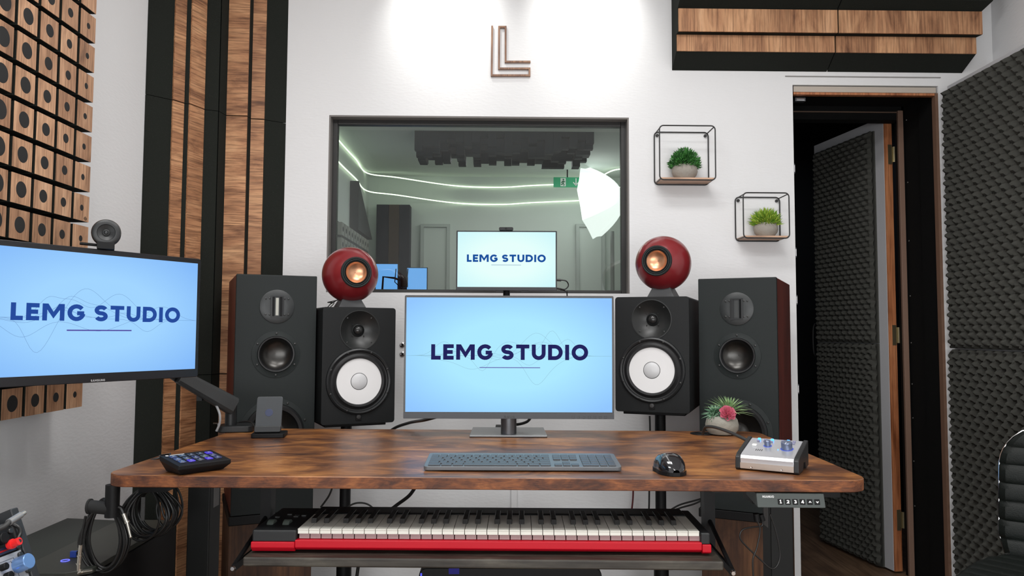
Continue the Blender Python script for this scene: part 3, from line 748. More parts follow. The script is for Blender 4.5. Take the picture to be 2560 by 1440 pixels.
# ceiling lamps and spots (above the frame)
for i, (x, y) in enumerate(CEIL_LAMPS):
    t = thing('ceiling_lamp', (x, y, CEIL-.045), 'flat white ceiling lamp panel above the desk, out of frame', 'ceiling lamp', group='ceiling lamp panels')
    B().box(-.48, .48, -.18, .18, .0, .044).build('housing', WHITE, t, bevel=.004)
for (x, y), s_ in zip(SPOTS, ('left', 'right')):
    t = thing('ceiling_spot', (x, y, CEIL), 'small white ceiling spot washing the wall %s of the letter' % s_, 'spotlight')
    B().lathe([(.04, 0), (.04, -.02), (.035, -.03), (.035, -.09), (.04, -.10), (.034, -.10), (.03, -.05)], (0, 0, 0), 'z', 24, cap=False).build('spot_housing', WHITE, t, smooth=True)

# ================================================================== DESK
YAW = -1.8
DZ = .749; TH = .025
t = thing('standing_desk', (-.02, 2.0, 0), 'rustic brown wooden standing desk with rounded corners and black steel legs', 'desk', rz=YAW)
desk = t
def onDesk(px, py, z=DZ): return atz(px, py, z)
top = rrect(-.80, .80, -.395, .385, .05, 10)
b = B(); n = len(top); ins = rrect(-.7985, .7985, -.3935, .3835, .0485, 10)
for k, (pl, z) in enumerate(((ins, DZ-TH), (top, DZ-TH+.0015), (top, DZ-.0015), (ins, DZ))): b.v += [(x, y, z) for x, y in pl]
b.f.append(tuple(range(n))[::-1]); b.m.append(1); b.f.append(tuple(range(3*n, 4*n))); b.m.append(0)
for k in range(3):
    for i in range(n): j = (i+1) % n; b.f.append((k*n+i, k*n+j, (k+1)*n+j, (k+1)*n+i)); b.m.append(1 if k < 2 else 0)
b.build('desktop', [DESKW, EDGEW], t)
LEGG = mat('leg_grey', (.008, .009, .009), .5, spec=.3)
for sx, x in ((-1, -.738), (1, .742)):
    b = B(); b.box(x-.0285, x+.0285, -.03+x*.03, .04+x*.03, .06, DZ-TH-.03); b.build('leg', LEGG if sx < 0 else LEGG, t, bevel=.003)
    B().box(x-.04, x+.04, -.34, .34, .0, .035).build('foot', BLK, t, bevel=.006)
    B().box(x-.03, x+.03, -.30, .30, DZ-TH-.03, DZ-TH-.0005).build('cross_support', BLK, t)
b = B().box(-.707, .711, -.02, .02, DZ-TH-.03, DZ-TH-.001); b.build('beam', BLK, t)
for x, sg in ((-.7092, 1), (.7132, -1)):
    B().box(x, x+.0005*sg if sg > 0 else x+.0003, -.008+x*.03, .026+x*.03, .60 if sg > 0 else .55, .685 if sg > 0 else .66).build('sticker', mat('leg_sticker', (.22, .22, .22), .7), t)
# cable grommet
gp = onDesk(1754, 1085)
t = thing('cable_grommet', (gp.x, gp.y, DZ+.0005), 'round black cable grommet in the desktop in front of the right speaker', 'grommet')
B().lathe([(.034, 0), (.033, .0025), (.020, .003), (.018, .0008)], (0, 0, 0), 'z', 32).build('ring', BLK, t, smooth=True)

# keypad of the desk
p = at(1900, 1240, 1.50); q = at(2064, 1278, 1.50)
t = thing('height_control_panel', (at(1981.5, 1258, 1.578).x, 1.63, DZ-TH-.0005), 'grey height control panel with buttons 1 to 4 and arrows under the desk edge', 'control panel', rz=YAW)
hw = (at(2066, 1258, 1.578).x-at(1897, 1258, 1.578).x)/2
b = B(); b.prism([(.03, 0), (-.042, -.002), (-.052, -.030), (.03, -.020)], -hw, hw, 'x'); b.build('housing', KGREY, t, bevel=.002)
# tilted face frame: from (-.042,-.002) to (-.052,-.030)
fd = Vector((0, -.010, -.028)); ln = fd.length; fd.normalize(); fn_ = Vector((0, -.028, .010)).normalized()
FM = Matrix((( 1, 0, 0, 0), (0, -fn_.y, -fd.y, -.047), (0, -fn_.z, -fd.z, -.016), (0, 0, 0, 1)))
for i, ch in enumerate('1234^v'):
    x = hw*(-.31+.2146*i)
    b = B(); b.M = FM @ Matrix.Translation((x, 0, -.0025)); b.box(-.0055, .0055, -.0012, .001, -.0055, .0055); bo = b.build('button', BLK, t, bevel=.0008)
    b = B(); b.M = FM @ Matrix.Translation((x, 0, -.0025)); text(b, ch, 0, 0, .0068, -.0016, .26); b.build('button_symbol', mat('print_white', (.75, .75, .75), .6), bo)
b = B(); b.M = FM; text(b, 'HUANUO', -.657*hw, .0075, .0045, -.0006, .22, .14, width=.34*hw); b.build('lettering', mat('print_white', (.75, .75, .75), .6), t)

# keyboard tray ---------------------------------------------------------
TZ = .585
t = thing('keyboard_tray', (-.03, 1.75, TZ-.02), 'weathered grey-brown wooden tray hanging under the desk on black brackets', 'tray', rz=YAW)
TX = -.03
b = B(); b.box(-.495, .495, -.15, .18, 0, .0195); b.build('board', TRAYW, t, bevel=.004)
for s_ in (-1, 1):
    b = B(); b.box(s_*.513-.012, s_*.513+.012, .04, .075, -.03, DZ-TH-(TZ-.02)-.0006); b.box(s_*.505-.018, s_*.505+.018, -.10, .16, DZ-TH-(TZ-.02)-.012, DZ-TH-(TZ-.02)-.0007)
    b.box(s_*.511-.003-.0, s_*.511+.003, -.155, .18, -.008, .006); b.cyl((s_*.513, -.15, .0), (s_*.513, .045, .055), .005, n=8)
    b.build('bracket', BLK, t)
    B().lathe([(.006, -.158), (.004, -.162)], (s_*.511, 0, -.001), 'y', 12).build('bolt', CHROME, t)

# synth keyboard ----------------------------------------------------------
t = thing('synth_keyboard', (-.002, 1.635, TZ), 'red and black 61-key synth keyboard lying on the tray under the desk', 'keyboard instrument', rz=-1.4)
x0, x1 = -.423, .423; kw = (x1-x0)/36
kz = .050
b = B()
b.box(x0-.095, x0-.001, -.004, .20, .022, .048); b.box(x1+.001, x1+.022, -.004, .20, .022, .048); b.box(x0-.001, x1+.001, .135, .20, .012, .052)
b.box(x0-.095, x1+.022, .10, .20, .002, .024)
b.build('upper_case', BLKG, t, bevel=.004)
b = B()
b.prism([(-.008, .024), (-.008, .012), (.0, .003), (.13, .003), (.13, .024)], x0-.096, x0-.004, 'x')
b.prism([(-.008, .024), (-.008, .008), (.002, .003), (.13, .003), (.13, .024)], x1+.004, x1+.023, 'x')
b.prism([(-.006, .028), (-.006, .012), (.003, .006), (.13, .006), (.13, .028)], x0-.004, x1+.004, 'x')
b.build('red_base', REDP, t, bevel=.002)
b = B(); b.box(0, kw-.0012, 0, .13, kz-.0105, kz-.0015); b.box(0, kw-.0012, -.0012, .13, kz-.002, kz); wk = b.build('white_key', IVORY, t, bevel=.0006)
b = B(); 
for i in range(36): b.box(x0+i*kw+.003, x0+(i+1)*kw+.0008, .004, .012, .029, .0385)
b.build('key_underside', mat('key_underside', (.35, .24, .24), .6), t)
for i in range(36):
    o = wk if i == 0 else copy(wk, t); o.location = (x0+i*kw+.0006, 0, 0)
b = B(); b.prism([(.047, kz), (.052, kz+.0105), (.13, kz+.0115), (.13, kz)], -.0058, .0058, 'x'); bk = b.build('black_key', KEYB, t, bevel=.0012)
n = 0
for i in range(35):
    if i % 7 in (0, 1, 3, 4, 5):
        o = bk if n == 0 else copy(bk, t); n += 1; o.location = (x0+(i+1)*kw+{0: -.002, 1: .002, 3: -.003, 4: 0, 5: .003}[i % 7], 0, 0)
for xx in (x0-.072, x0-.038):
    B().lathe([(.019, -.007), (.020, -.005), (.020, .005), (.019, .007)], (xx, .055, .036), 'x', 30).build('pitch_wheel', mat('wheel_rubber', (.07, .085, .075), .5), t, smooth=True)
b = B()
for xx, yy in ((-.075, .105), (-.035, .11), (-.035, .12), (-.02, .12), (-.055, .13)): b.box(x0+xx-.005, x0+xx+.005, yy-.003, yy+.003, .048, .0505)
b.build('panel_buttons', mat('dim_button', (.03, .03, .03), .4), t)

# ================================================================== SPEAKERS
def screws(t, pts, r=.0036, y=-.004):
    for x, z in pts:
        B().lathe([(r, y+.003), (r, y), (r*.5, y-.0006), (r*.45, y+.0006)], (x, 0, z), 'y', 12).build('screw', mat('screw_dark', (.06, .06, .06), .35, metal=.8), t)
def ringpts(cx, cz, r, n, a0=90): return [(cx+r*math.cos(R(a0+360*k/n)), cz+r*math.sin(R(a0+360*k/n))) for k in range(n)]

def big_speaker(loc, yaw, lab, ribbon_bright):
    t = thing('floor_speaker', loc, lab, 'speaker', rz=yaw)
    w_, h_, d_ = .258, .78, .42
    B().box(-w_/2, w_/2, .022, d_, .001, h_-.001).build('cabinet', [CHERRY], t, bevel=.003)
    bf = B().box(-w_/2, w_/2, 0, .0215, 0, h_).build('baffle', SPK, t, bevel=.003, seg=3)
    cut(bf, [(0, h_-.262, .060, .0208), (0, h_-.52, .094, .0208), ])
    # top face of cabinet is black
    H = h_
    # ribbon tweeter
    z = H-.105
    b = B(); b.lathe([(.056, 0), (.056, -.002), (.054, -.0032), (.03, -.0032)], (0, 0, z), 'y', 48, cap=True); tw = b.build('ribbon_tweeter', mat('tweeter_plate', (.024, .027, .028), .4), t, smooth=True)
    b = B()
    for sx in (-1, 1): b.prism([(sx*.019, -.0035), (sx*.021, -.0075), (sx*.016, -.0078), (sx*.008, -.0035)], z-.032, z+.032, 'z')
    for sz in (-1, 1): b.box(-.020, .020, -.0072, -.0034, z+sz*.034-.002, z+sz*.034+.002)
    b.build('horn_frame', BLKG, tw)
    B().box(-.0045, .0045, -.0045, -.0034, z-.029, z+.029).build('ribbon', mat('ribbon_'+ribbon_bright, (.45, .45, .40) if ribbon_bright == 'pale' else (.03, .032, .032), .4), tw)
    screws(tw, [(sx*a, z+sz*c) for sx in (-1, 1) for sz in (-1, 1) for a, c in ((.036, .026), (.024, .027))], .0030, -.005)
    # midrange
    z = H-.262
    b = B(); b.lathe([(.077, 0), (.077, -.003), (.062, -.005), (.060, -.006), (.0575, -.004)], (0, 0, z), 'y', 56, cap=False); md = b.build('midrange_driver', SPK, t, smooth=True)
    B().lathe([(.060, -.004), (.058, -.009), (.054, -.0085), (.050, -.002), (.0485, .004)], (0, 0, z), 'y', 48, cap=False).build('surround', RUB, md, smooth=True)
    pr = [(.050, -.004)]+[(.049*math.cos(R(a)), .004+.010*(1-math.sin(R(a)))**1-.0+(.006*math.sin(R(a)))) for a in range(5, 90, 9)]+[(.0005, .010)]
    B().lathe([(.050, .002), (.046, .0065), (.040, .011), (.032, .0150), (.022, .0180), (.011, .0195), (.001, .0200)], (0, 0, z), 'y', 48, cap=False).build('cone', CONEB, md, smooth=True)
    screws(md, ringpts(0, z, .0685, 6), .0032, -.007)
    # woofer
    z = H-.52
    b = B(); b.lathe([(.112, 0), (.112, -.003), (.096, -.006), (.093, -.004)], (0, 0, z), 'y', 64, cap=False); wf_ = b.build('woofer', SPK, t, smooth=True)
    B().lathe([(.095, -.004), (.088, -.013), (.078, -.011), (.073, -.002)], (0, 0, z), 'y', 56, cap=False).build('surround', RUB, wf_, smooth=True)
    B().lathe([(.074, -.003), (.055, .008), (.035, .016), (.03, .0175), (.020, .0145), (.001, .0120)], (0, 0, z), 'y', 48, cap=False).build('cone', CONEB, wf_, smooth=True)
    screws(wf_, ringpts(0, z, .104, 8, 67.5), .0036, -.008)
    return t
def place(pa, Ya, pb, Yb, h_, w_):
    A_ = at(*pa, Ya); C_ = at(*pb, Yb); yaw = math.degrees(math.atan2(C_.y-A_.y, C_.x-A_.x)); m = (A_+C_)/2
    return (m.x, m.y, m.z-h_), yaw
SPZ = 1.237-.78
lA, yA = place((592, 684), 2.50, (793, 691), 2.59, .78, .26)
lB, yB = place((1743, 697.5), 2.63, (1943, 692), 2.509, .78, .26)
print('SPK', lA, yA, lB, yB)
yA = 22.5; yB = -26.5
big_speaker(lA, yA, 'tall dark grey three-way speaker with cherry side, left behind the desk', 'pale')
big_speaker(lB, yB, 'tall black three-way speaker with cherry side, right behind the desk beside the doorway', 'dark')
# rustic boxes they stand on
for l, y, s_ in ((lA, yA, 'left'), (lB, yB, 'right')):
    m = Matrix.Rotation(R(y), 3, 'Z') @ Vector((0, .2, 0))
    t = thing('speaker_pedestal', (l[0]+m.x, l[1]+m.y, 0), 'rustic brown wooden pedestal box under the tall %s speaker' % s_, 'pedestal', rz=y)
    hh = l[2]-.001
    B().box(-.132, .132, -.17, .20, 0, hh-.03).build('box_body', STANDW, t, bevel=.003)
    B().box(-.135, .135, -.20, .2, hh-.0295, hh).build('top_plate', BLK, t, bevel=.003)

def hs8(loc, yaw, lab):
    t = thing('studio_speaker', loc, lab, 'speaker', rz=yaw)
    w_, h_, d_ = .25, .39, .33
    cb = B().prism(rrect(-w_/2, w_/2, 0, h_, .010, 5), 0, d_, 'y').build('cabinet', HSM, t, bevel=.002)
    cut(cb, [(0, h_-.077, .066, .032)])
    z = h_-.077
    b = B(); b.lathe([(.0680, -.0002), (.0680, -.002), (.0655, -.002), (.060, .003), (.048, .013), (.034, .021), (.022, .025), (.020, .020), (.0185, .019)], (0, 0, z), 'y', 56, cap=False)
    tw = b.build('tweeter_horn', mat('horn_black', (.016, .017, .017), .38), t, smooth=True)
    B().sphere((0, .018, z), .0150, 12, (1, .7, 1)).build('dome', mat('dome_black', (.02, .02, .02), .25), tw, smooth=True)
    screws(tw, [(sx*.041, z+sz*.041) for sx in (-1, 1) for sz in (-1, 1)], .0028, .003)
    screws(tw, [(sx*.019, z+sz*.019) for sx in (-1, 1) for sz in (-1, 1)], .0016, .018)
    z = .142
    b = B(); b.lathe([(.112, 0), (.110, -.006), (.105, -.009), (.100, -.007), (.097, .001)], (0, 0, z), 'y', 64, cap=False); wf_ = b.build('woofer_ring', BLKG, t, smooth=True)
    B().lathe([(.0985, -.002), (.094, -.001), (.090, -.003), (.084, -.009), (.079, -.008), (.076, -.0015)], (0, 0, z), 'y', 56, cap=False).build('surround', RUB, wf_, smooth=True)
    B().lathe([(.0765, -.003), (.06, -.0018), (.0275, -.0008), (.027, -.0008)], (0, 0, z), 'y', 56, cap=False).build('cone', WCONE, wf_, smooth=True)
    B().lathe([(.0285, -.001), (.0283, -.0015), (.0270, -.0015)], (0, 0, z), 'y', 40, cap=False).build('cap_edge', BLK, wf_)
    B().lathe([(.0272, -.0012), (.021, -.0045), (.012, -.0068), (.0003, -.0076)], (0, 0, z), 'y', 40, cap=False).build('dust_cap', WCAP, wf_, smooth=True)
    screws(wf_, ringpts(0, z, .1035, 8, 22.5), .0034, -.0095)
    b = B(); b.box(-.010, .010, -.003, 0, .012, .036); bd = b.build('badge', BLK, t, bevel=.001)
    b = B(); b.lathe([(.0075, -.003), (.007, -.0042), (.001, -.0045)], (0, 0, .024), 'y', 20); b.build('logo_disc', mat('logo_disc', (.07, .07, .07), .35, metal=.6), bd)
    return t
lC, yC = place((807, 768.4), 2.534, (990, 769), 2.64, .39, .25)
lD, yD = place((1538.6, 741.7), 2.623, (1721, 741.7), 2.534, .39, .25)
print('HS', lC, yC, lD, yD)
hs8(lC, yC, 'black studio monitor with white cone on a stand, left of the desk screen')
hs8(lD, yD, 'black studio monitor with white cone on a stand, right of the desk screen')
for l, y, s_ in ((lC, yC, 'left'), (lD, yD, 'right')):
    m = Matrix.Rotation(R(y), 3, 'Z') @ Vector((0, .165, 0)); hh = l[2]-.001
    t = thing('speaker_stand', (l[0]+m.x, l[1]+m.y, 0), 'black pole stand carrying the %s white-cone speaker' % s_, 'stand', rz=y)
    B().box(-.105, .105, -.13, .12, hh-.010, hh).build('top_plate', BLK, t, bevel=.002)
    B().cyl((0, 0, .03), (0, 0, hh-.011), .019, n=24).build('pole', BLK, t, smooth=True)
    B().cyl((0, 0, .03), (0, 0, .42), .026, n=24).build('lower_pole', BLK, t, smooth=True)
    B().box(-.07, .07, -.07, .17, 0, .03).build('base', BLK, t, bevel=.008)

def globe(px, py, Y, r, yaw, lab, zb):
    c = at(px, py, Y); t = thing('globe_speaker', (c.x, c.y, zb), lab, 'speaker', rz=yaw)
    hz = c.z-zb
    b = B(); prf = []
    a0 = math.degrees(math.asin(.048/r))
    for k in range(33):
        a = R(a0+(180-a0)*k/32); prf.append((r*math.sin(a), -r*math.cos(a)))
    tilt = Matrix.Rotation(R(-2), 4, 'X')
    def put(bb): bb.M = Matrix.Translation((0, 0, hz)) @ tilt; return bb
    b = put(B()); b.lathe(prf, (0, 0, 0), 'y', 64, cap=False); sh = b.build('shell', RED, t, smooth=True)
    f = -math.sqrt(r*r-.048**2)
    b = put(B()); b.lathe([(.0525, f+.006), (.0525, f-.003), (.050, f-.005), (.046, f-.0045), (.0455, f-.002), (.044, f-.005), (.041, f-.005), (.039, f+.001)], (0, 0, 0), 'y', 48, cap=False); dr = b.build('driver_ring', SPK, t, smooth=True)
    b = put(B()); b.lathe([(.040, f-.001), (.0375, f-.0045), (.0350, f-.001)], (0, 0, 0), 'y', 48, cap=False); b.build('surround', RUB, dr, smooth=True)
    b = put(B()); b.lathe([(.0352, f-.0005), (.030, f+.006), (.022, f+.011), (.012, f+.014), (.001, f+.015)], (0, 0, 0), 'y', 48, cap=False); b.build('cone', COPPER, dr, smooth=True)
    zt_ = hz-r*.93
    b = B(); b.v += [(x, y, 0) for x, y in ((-.048, -.04), (.048, -.04), (.048, .045), (-.048, .045))]+[(x, y, zt_+.012) for x, y in ((-.028, -.028), (.028, -.028), (.028, .03), (-.028, .03))]
    b.f += [(3, 2, 1, 0), (4, 5, 6, 7), (0, 1, 5, 4), (1, 2, 6, 5), (2, 3, 7, 6), (3, 0, 4, 7)]; b.m += [0]*6
    b.build('foot', mat('foot_grey', (.05, .052, .055), .5), t, bevel=.002)
    b = B(); b.tube(smoothpts([(-.03, .05, hz-.085), (-.05, .07, hz-.10), (-.045, .08, .02), (-.06, .075, .003), (-.06, .12, .002)], 5), .0016, 6); b.tube(smoothpts([(-.02, .05, hz-.085), (-.06, .075, hz-.095), (-.035, .085, .02), (-.05, .08, .003), (-.05, .12, .002)], 5), .0016, 6); b.build('speaker_wire', CABLE, t, smooth=True)
globe(875.5, 687, 2.66, .0965, 25, 'glossy dark red globe speaker with copper cone on the left white-cone speaker', lC[2]+.391)
globe(1658, 659, 2.66, .0965, -27, 'glossy dark red globe speaker with copper cone on the right white-cone speaker', lD[2]+.391)

# ================================================================== SCREENS
INK = mat('screen_ink', (.005, .005, .01), .6, spec=0, emis=(.012, .012, .095), es=1.0)
INKB = mat('screen_ink_blue', (.005, .005, .01), .6, spec=0, emis=(.015, .065, .32), es=1.0)
LINE = mat('screen_line_violet', (.01, .01, .03), .5, emis=(.055, .035, .30), es=1.0)
WAVE = mat('screen_wave', (.01, .01, .03), .5, emis=(.20, .42, .52), es=1.0)
WAVEB = mat('screen_wave_blue', (.01, .01, .03), .5, emis=(.14, .30, .55), es=1.0)
def graphics(t, cx, cz, width, h, y, ul0, ul1, ulz, mt, wv, x0, x1, ampl, seeds, wz=None, lt=.0022):
    waves(B(), x0, x1, wz if wz is not None else cz, ampl, y+.0002, seeds, .0007).build('wave_lines', wv, t, fix=False) if wv else None
    for rg in (range(0, 4), range(5, 11)): text(B(), 'LEMG STUDIO', cx, cz, h, y, .25, .155, width=width, only=rg).build('lettering', mt, t, fix=False)
    B().add([(ul0, y, ulz-lt/2), (ul1, y, ulz-lt/2), (ul1, y, ulz+lt/2), (ul0, y, ulz+lt/2)], [(0, 1, 2, 3)]).build('underline', LINE if wv else mt, t, fix=False)

# main monitor
YM = 2.20
tl, tr_ = at(1013, 737, YM+.012), at(1533, 742, YM+.012); bl, br = at(1008, 1046, YM), at(1535, 1048, YM)
t = thing('desk_monitor', ((bl.x+br.x)/2, YM, DZ), 'large desk screen with grey metal foot showing dark studio lettering on light blue', 'computer monitor', rz=-.4, rx=0)
mw = (br.x-bl.x)/2; mb = (bl.z+br.z)/2-DZ; mt_ = (tl.z+tr_.z)/2-DZ
kx = 2*mw/527
b = B(); b.prism(rrect(-mw, mw, mb, mt_, .004, 3), .001, .022, 'y'); b.box(-.2, .2, .022, .05, mb+.03, mt_-.08); b.build('housing', mat('monitor_shell', (.03, .032, .038), .4), t, bevel=.001)
db = mb+.0190
b = B(); b.box(-mw+.0015, mw-.0015, -.0005, .001, db-.002, mt_-.0015); b.build('bezel', BEZ, t)
SCR = gradscreen('main_display', (140, 195, 252), (168, 230, 254), 1.0)
B().box(-mw+.0055, mw-.0055, -.0012, -.0004, db, mt_-.0065).build('display', SCR, t)
B().box(-mw, mw, -.0016, .001, mb, db-.0025).build('chin', mat('chin_grey', (.045, .048, .056), .42), t, bevel=.0006)
def mx_(px): return (px-1271)*kx
def mz_(py): return mb+(1047-py)*kx
graphics(t, mx_(1272.5), mz_(881), (1469-1075)*kx, 38.5*kx, -.0020, mx_(1197), mx_(1349), mz_(919.5), INK, WAVE, -mw+.007, mw-.007, .062, (31, 42, 53, 64, 75, 86), mz_(890))
b = B(); 
text(b, 'ASUS', mx_(1272), mz_(1042), 5.5*kx, -.0020, .24, .12, width=28*kx); b.build('brand_lettering', BEZ, t, fix=False)
for i in range(7):
    b = B(); x = mx_(1432+13.5*i); z = mz_(1042.5); s_ = 2.9*kx
    for q in stroke([(x-s_, z-s_), (x+s_, z-s_), (x+s_, z+s_), (x-s_, z+s_), (x-s_, z-s_-.0004)], .0009): b.add([(p_[0], -.0019, p_[1]) for p_ in q], [(0, 1, 2, 3)])
    b.build('button_mark', BEZ, t, fix=False)
b = B().lathe([(.0228, .0068), (.0228, .04), (.0228, mb+.05)], (0, .048, 0), 'z', 40); b.build('stand_column', GREY, t, smooth=True)
b = B(); q0 = onDesk(1172, 1094); q1 = onDesk(1370, 1095); ox = (q0.x+q1.x)/2-t.location.x; fy = q0.y-t.location.y
b.prism([(ox-.1115, fy), (ox+.1115, fy), (ox+.110, fy+.19), (ox-.110, fy+.19)], .002, .0065); b.build('foot_plate', mat('foot_aluminium', (.30, .31, .32), .36, metal=.6), t, bevel=.0012)
B().prism([(ox-.1115, fy+.002), (ox+.1115, fy+.002), (ox+.109, fy+.188), (ox-.109, fy+.188)], 0, .002).build('foot_pad', RUB, t)
B().box(ox+.072, ox+.098, fy+.012, fy+.019, .0065, .0067).build('foot_sticker', LABEL, t)

# portable monitor above
YP = 2.66
a = at(1143, 577, YP+.01); c_ = at(1393, 583, YP+.01); d_ = at(1143, 726, YP); e_ = at(1389, 731, YP)
cxp, rzp = (d_.x+e_.x)/2, -1.0
t = thing('portable_monitor', (cxp, YP, d_.z), 'small bright portable screen with blue studio lettering above the main desk screen', 'computer monitor', rz=rzp)
pw = (c_.x-a.x)/2; ph = a.z-d_.z; k2 = 2*pw/250
B().box(-pw, pw, 0, .010, 0, ph).build('housing', mat('portable_black', (.006, .007, .012), .3), t, bevel=.0015)
PSC = gradscreen('portable_display', (205, 246, 250), (228, 255, 250), 1.0)
pz0 = ph*(1-(720-583)/150.)
B().box(-pw+.0045, pw-.0045, -.0008, 0, .0125, ph-.0045).build('display', PSC, t)
PIK = mat('portable_ink', (.005, .005, .01), .6, spec=0, emis=(.006, .075, .33), es=1.0)
graphics(t, -.001, ph-(649-580)*k2, 196*k2, 18.5*k2, -.0014, -38*k2, 36*k2, ph-(666-580)*k2, PIK, None, 0, 0, 0, (), lt=.0011)
b = B(); b.cyl((0, .03, -.30), (0, .03, .06), .012); b.box(-.05, .05, .010, .03, .02, .10); b.cyl((0, .03, -.30), (0, -.20, -.42), .012); b.build('support_arm', BLK, t)
q = atz(1268, 726, 1.1)
b = B(); b.box(-.03, .03, -.25, -.19, DZ-d_.z+.0, DZ-d_.z+.006); b.cyl((0, -.22, DZ-d_.z+.015), (0, -.20, -.42), .014); b.build('desk_clamp', BLK, t)
for k in (-1, 1): B().box(k*.045-.012+.02, k*.045+.012+.02, -.004, .010, -.004, .0).build('rubber_foot', RUB, t)
# webcam on it
t = thing('webcam', (cxp-.002, YP, d_.z+ph+.0003), 'small dark webcam sitting on the top edge of the small upper screen', 'webcam', rz=rzp)
B().prism(rrect(-.025, .025, .0, .011, .005, 4), -.012, .008, 'y').build('camera_body', BLKG, t, bevel=.001)
B().lathe([(.004, -.0125), (.0035, -.0135), (.001, -.0135)], (0, 0, .0055), 'y', 16).build('lens', GLS, t)
# cables of the portable monitor
t = at(1393, 700, YP+.006)
tag(B().tube(smoothpts([at(1391, 700, YP+.005), at(1402, 700, YP+.005), at(1416, 703, YP+.006), at(1421, 714, YP+.01), at(1413, 723, YP+.01), at(1401, 722, YP+.01), at(1391, 721, YP+.008)], 8), .0022, 8).tube([at(1392, 700, YP+.005), at(1403, 700.5, YP+.005)], .0042, 8).tube([at(1391, 721, YP+.008), at(1402, 722.5, YP+.01)], .0038, 8).build('usb_cable', CABLE, smooth=True), 'short black cable looping at the right edge of the small upper screen', 'cable')
tag(B().tube(smoothpts([at(1401, 724, YP+.012), at(1413, 728, YP+.02), at(1418, 745, YP+.05), at(1418, 900, YP+.06)], 8), .0022, 8).build('power_cable', CABLE, smooth=True), 'black cable dropping behind the main screen from the small upper screen', 'cable')

# left monitor on an arm
A_ = at(503, 648, 2.09); C_ = at(0, 603, 1.656)
rgt = Vector((A_.x-C_.x, A_.y-C_.y, 0)); ln = rgt.length; rgt.normalize(); ya = math.degrees(math.atan2(rgt.y, rgt.x))
zt_ = at(503, 648, 2.09).z; zb_ = at(500, 942, 2.09).z
W2 = .575/2; cc = Vector((A_.x, A_.y, 0))-rgt*W2
t = thing('wall_side_monitor', (cc.x, cc.y, zb_), 'screen on a black desk arm at left, showing blue studio lettering, turned towards the desk', 'computer monitor', rz=ya)
H2 = zt_-zb_
b = B(); b.prism(rrect(-W2, W2, 0, H2, .006, 4), .0, .020, 'y'); b.box(-.17, .17, .02, .045, .05, H2-.06); b.build('housing', BEZ, t, bevel=.0015)
LSC = gradscreen('left_display', (132, 186, 250), (160, 212, 255), 1.0)
bz = .0105
B().box(-W2+bz, W2-bz, -.0006, 0, .022, H2-.013).build('display', LSC, t)
def lx(px): # local x of a pixel column on the panel
    d_ = ray(px, 800); N_ = Vector((rgt.y, -rgt.x, 0)); k = (cc-Vector((CAM.x, CAM.y, 0))).dot(N_)/Vector((d_.x, d_.y, 0)).dot(N_); p_ = Vector((d_.x*k, d_.y*k, 0)); return (p_-cc).dot(rgt)
def lz(px, py):
    d_ = ray(px, py); N_ = Vector((rgt.y, -rgt.x, 0)); k = (cc-Vector((CAM.x, CAM.y, 0))).dot(N_)/Vector((d_.x, d_.y, 0)).dot(N_); return CAM.z+d_.z*k-zb_
tx0, tx1 = lx(25), lx(449); cz_ = lz(240, 783)
graphics(t, (tx0+tx1)/2, cz_, tx1-tx0, .0385, -.0012, lx(167), lx(329), lz(248, 826), INKB, WAVEB, -W2+bz+.001, W2-bz-.001, .07, (13, 27, 38, 44, 57, 61), lz(240, 797), .0030)
b = B(); text(b, 'SAMSUNG', lx(250), lz(250, 950.5), .0052, -.0006, .24, .13, width=lx(268)-lx(232)); b.build('brand_lettering', mat('brand_silver', (.5, .5, .5), .4, metal=.5), t, fix=False)
# webcam
wc = Vector((0, 0, 0))+cc+rgt*lx(258)
t = thing('round_webcam', (wc.x, wc.y, zt_+.0005), 'round black webcam with short cable plug on the top of the left screen', 'webcam', rz=ya-32)
B().prism(rrect(-.019, .019, .0, .0165, .002, 2), -.018, .03, 'y').build('mount', BLK, t, bevel=.001)
b = B(); cz_ = .0405
b.lathe([(.001, .030), (.022, .030), (.030, .024), (.0325, .013), (.0325, -.004), (.0305, -.0095), (.026, -.012), (.020, -.012), (.019, -.0095), (.008, -.005), (.0075, -.008), (.006, -.0085), (.0055, -.006), (.001, -.0055)], (0, 0, cz_), 'y', 48, cap=False)
b.build('camera_body', mat('webcam_black', (.018, .019, .020), .42), t, smooth=True)
B().sphere((0, -.0055, cz_), .0048, 10, (1, .5, 1)).build('lens', GLS, t, smooth=True)
B().cyl((-.017, .004, .010), (-.055, .012, .013), .0035, n=12).build('cable_plug', BLK, t, smooth=True)
# monitor arm
pb = onDesk(592, 1078); t = thing('desk_mount', (pb.x, pb.y, DZ), 'black gas-spring arm clamped to the back left corner of the desk, holding the left screen', 'monitor mount', rz=10)
b = B(); b.prism(rrect(-.050, .050, -.04, .04, .014, 4), .0005, .020); b.build('clamp_base', BLKG, t, bevel=.003)
b = B(); b.box(-.03, .03, .04, .168, .0005, .008); b.box(-.03, .03, .160, .168, -.06, .0005); b.box(-.03, .03, .12, .160, -.06, -.052); b.build('clamp_jaw', BLK, t)
b = B(); b.tube([(-.052, -.01, .045-.02), (-.066, -.01, .045-.02)], .0022, 8); b.tube([(-.052, -.01, .026), (-.052, -.01, .012)], .0022, 8); b.build('hex_key', CHROME, t)
PX = Vector((pb.x, pb.y, 0)); post = at(577, 1030, pb.y)
B().cyl((-.018, 0, .018), (-.018, 0, .095), .017, n=28).build('post', BLKG, t, smooth=True)
e0 = at(574, 1004, pb.y-.01); e1 = at(448, 940, pb.y-.12)
def wl(o, p): return o.matrix_basis.inverted() @ Vector(p)
b = B(); p0, p1 = e0, e1
dd = (p1-p0).normalized(); sd = dd.cross(Vector((0, 0, 1))).normalized(); up = sd.cross(dd)
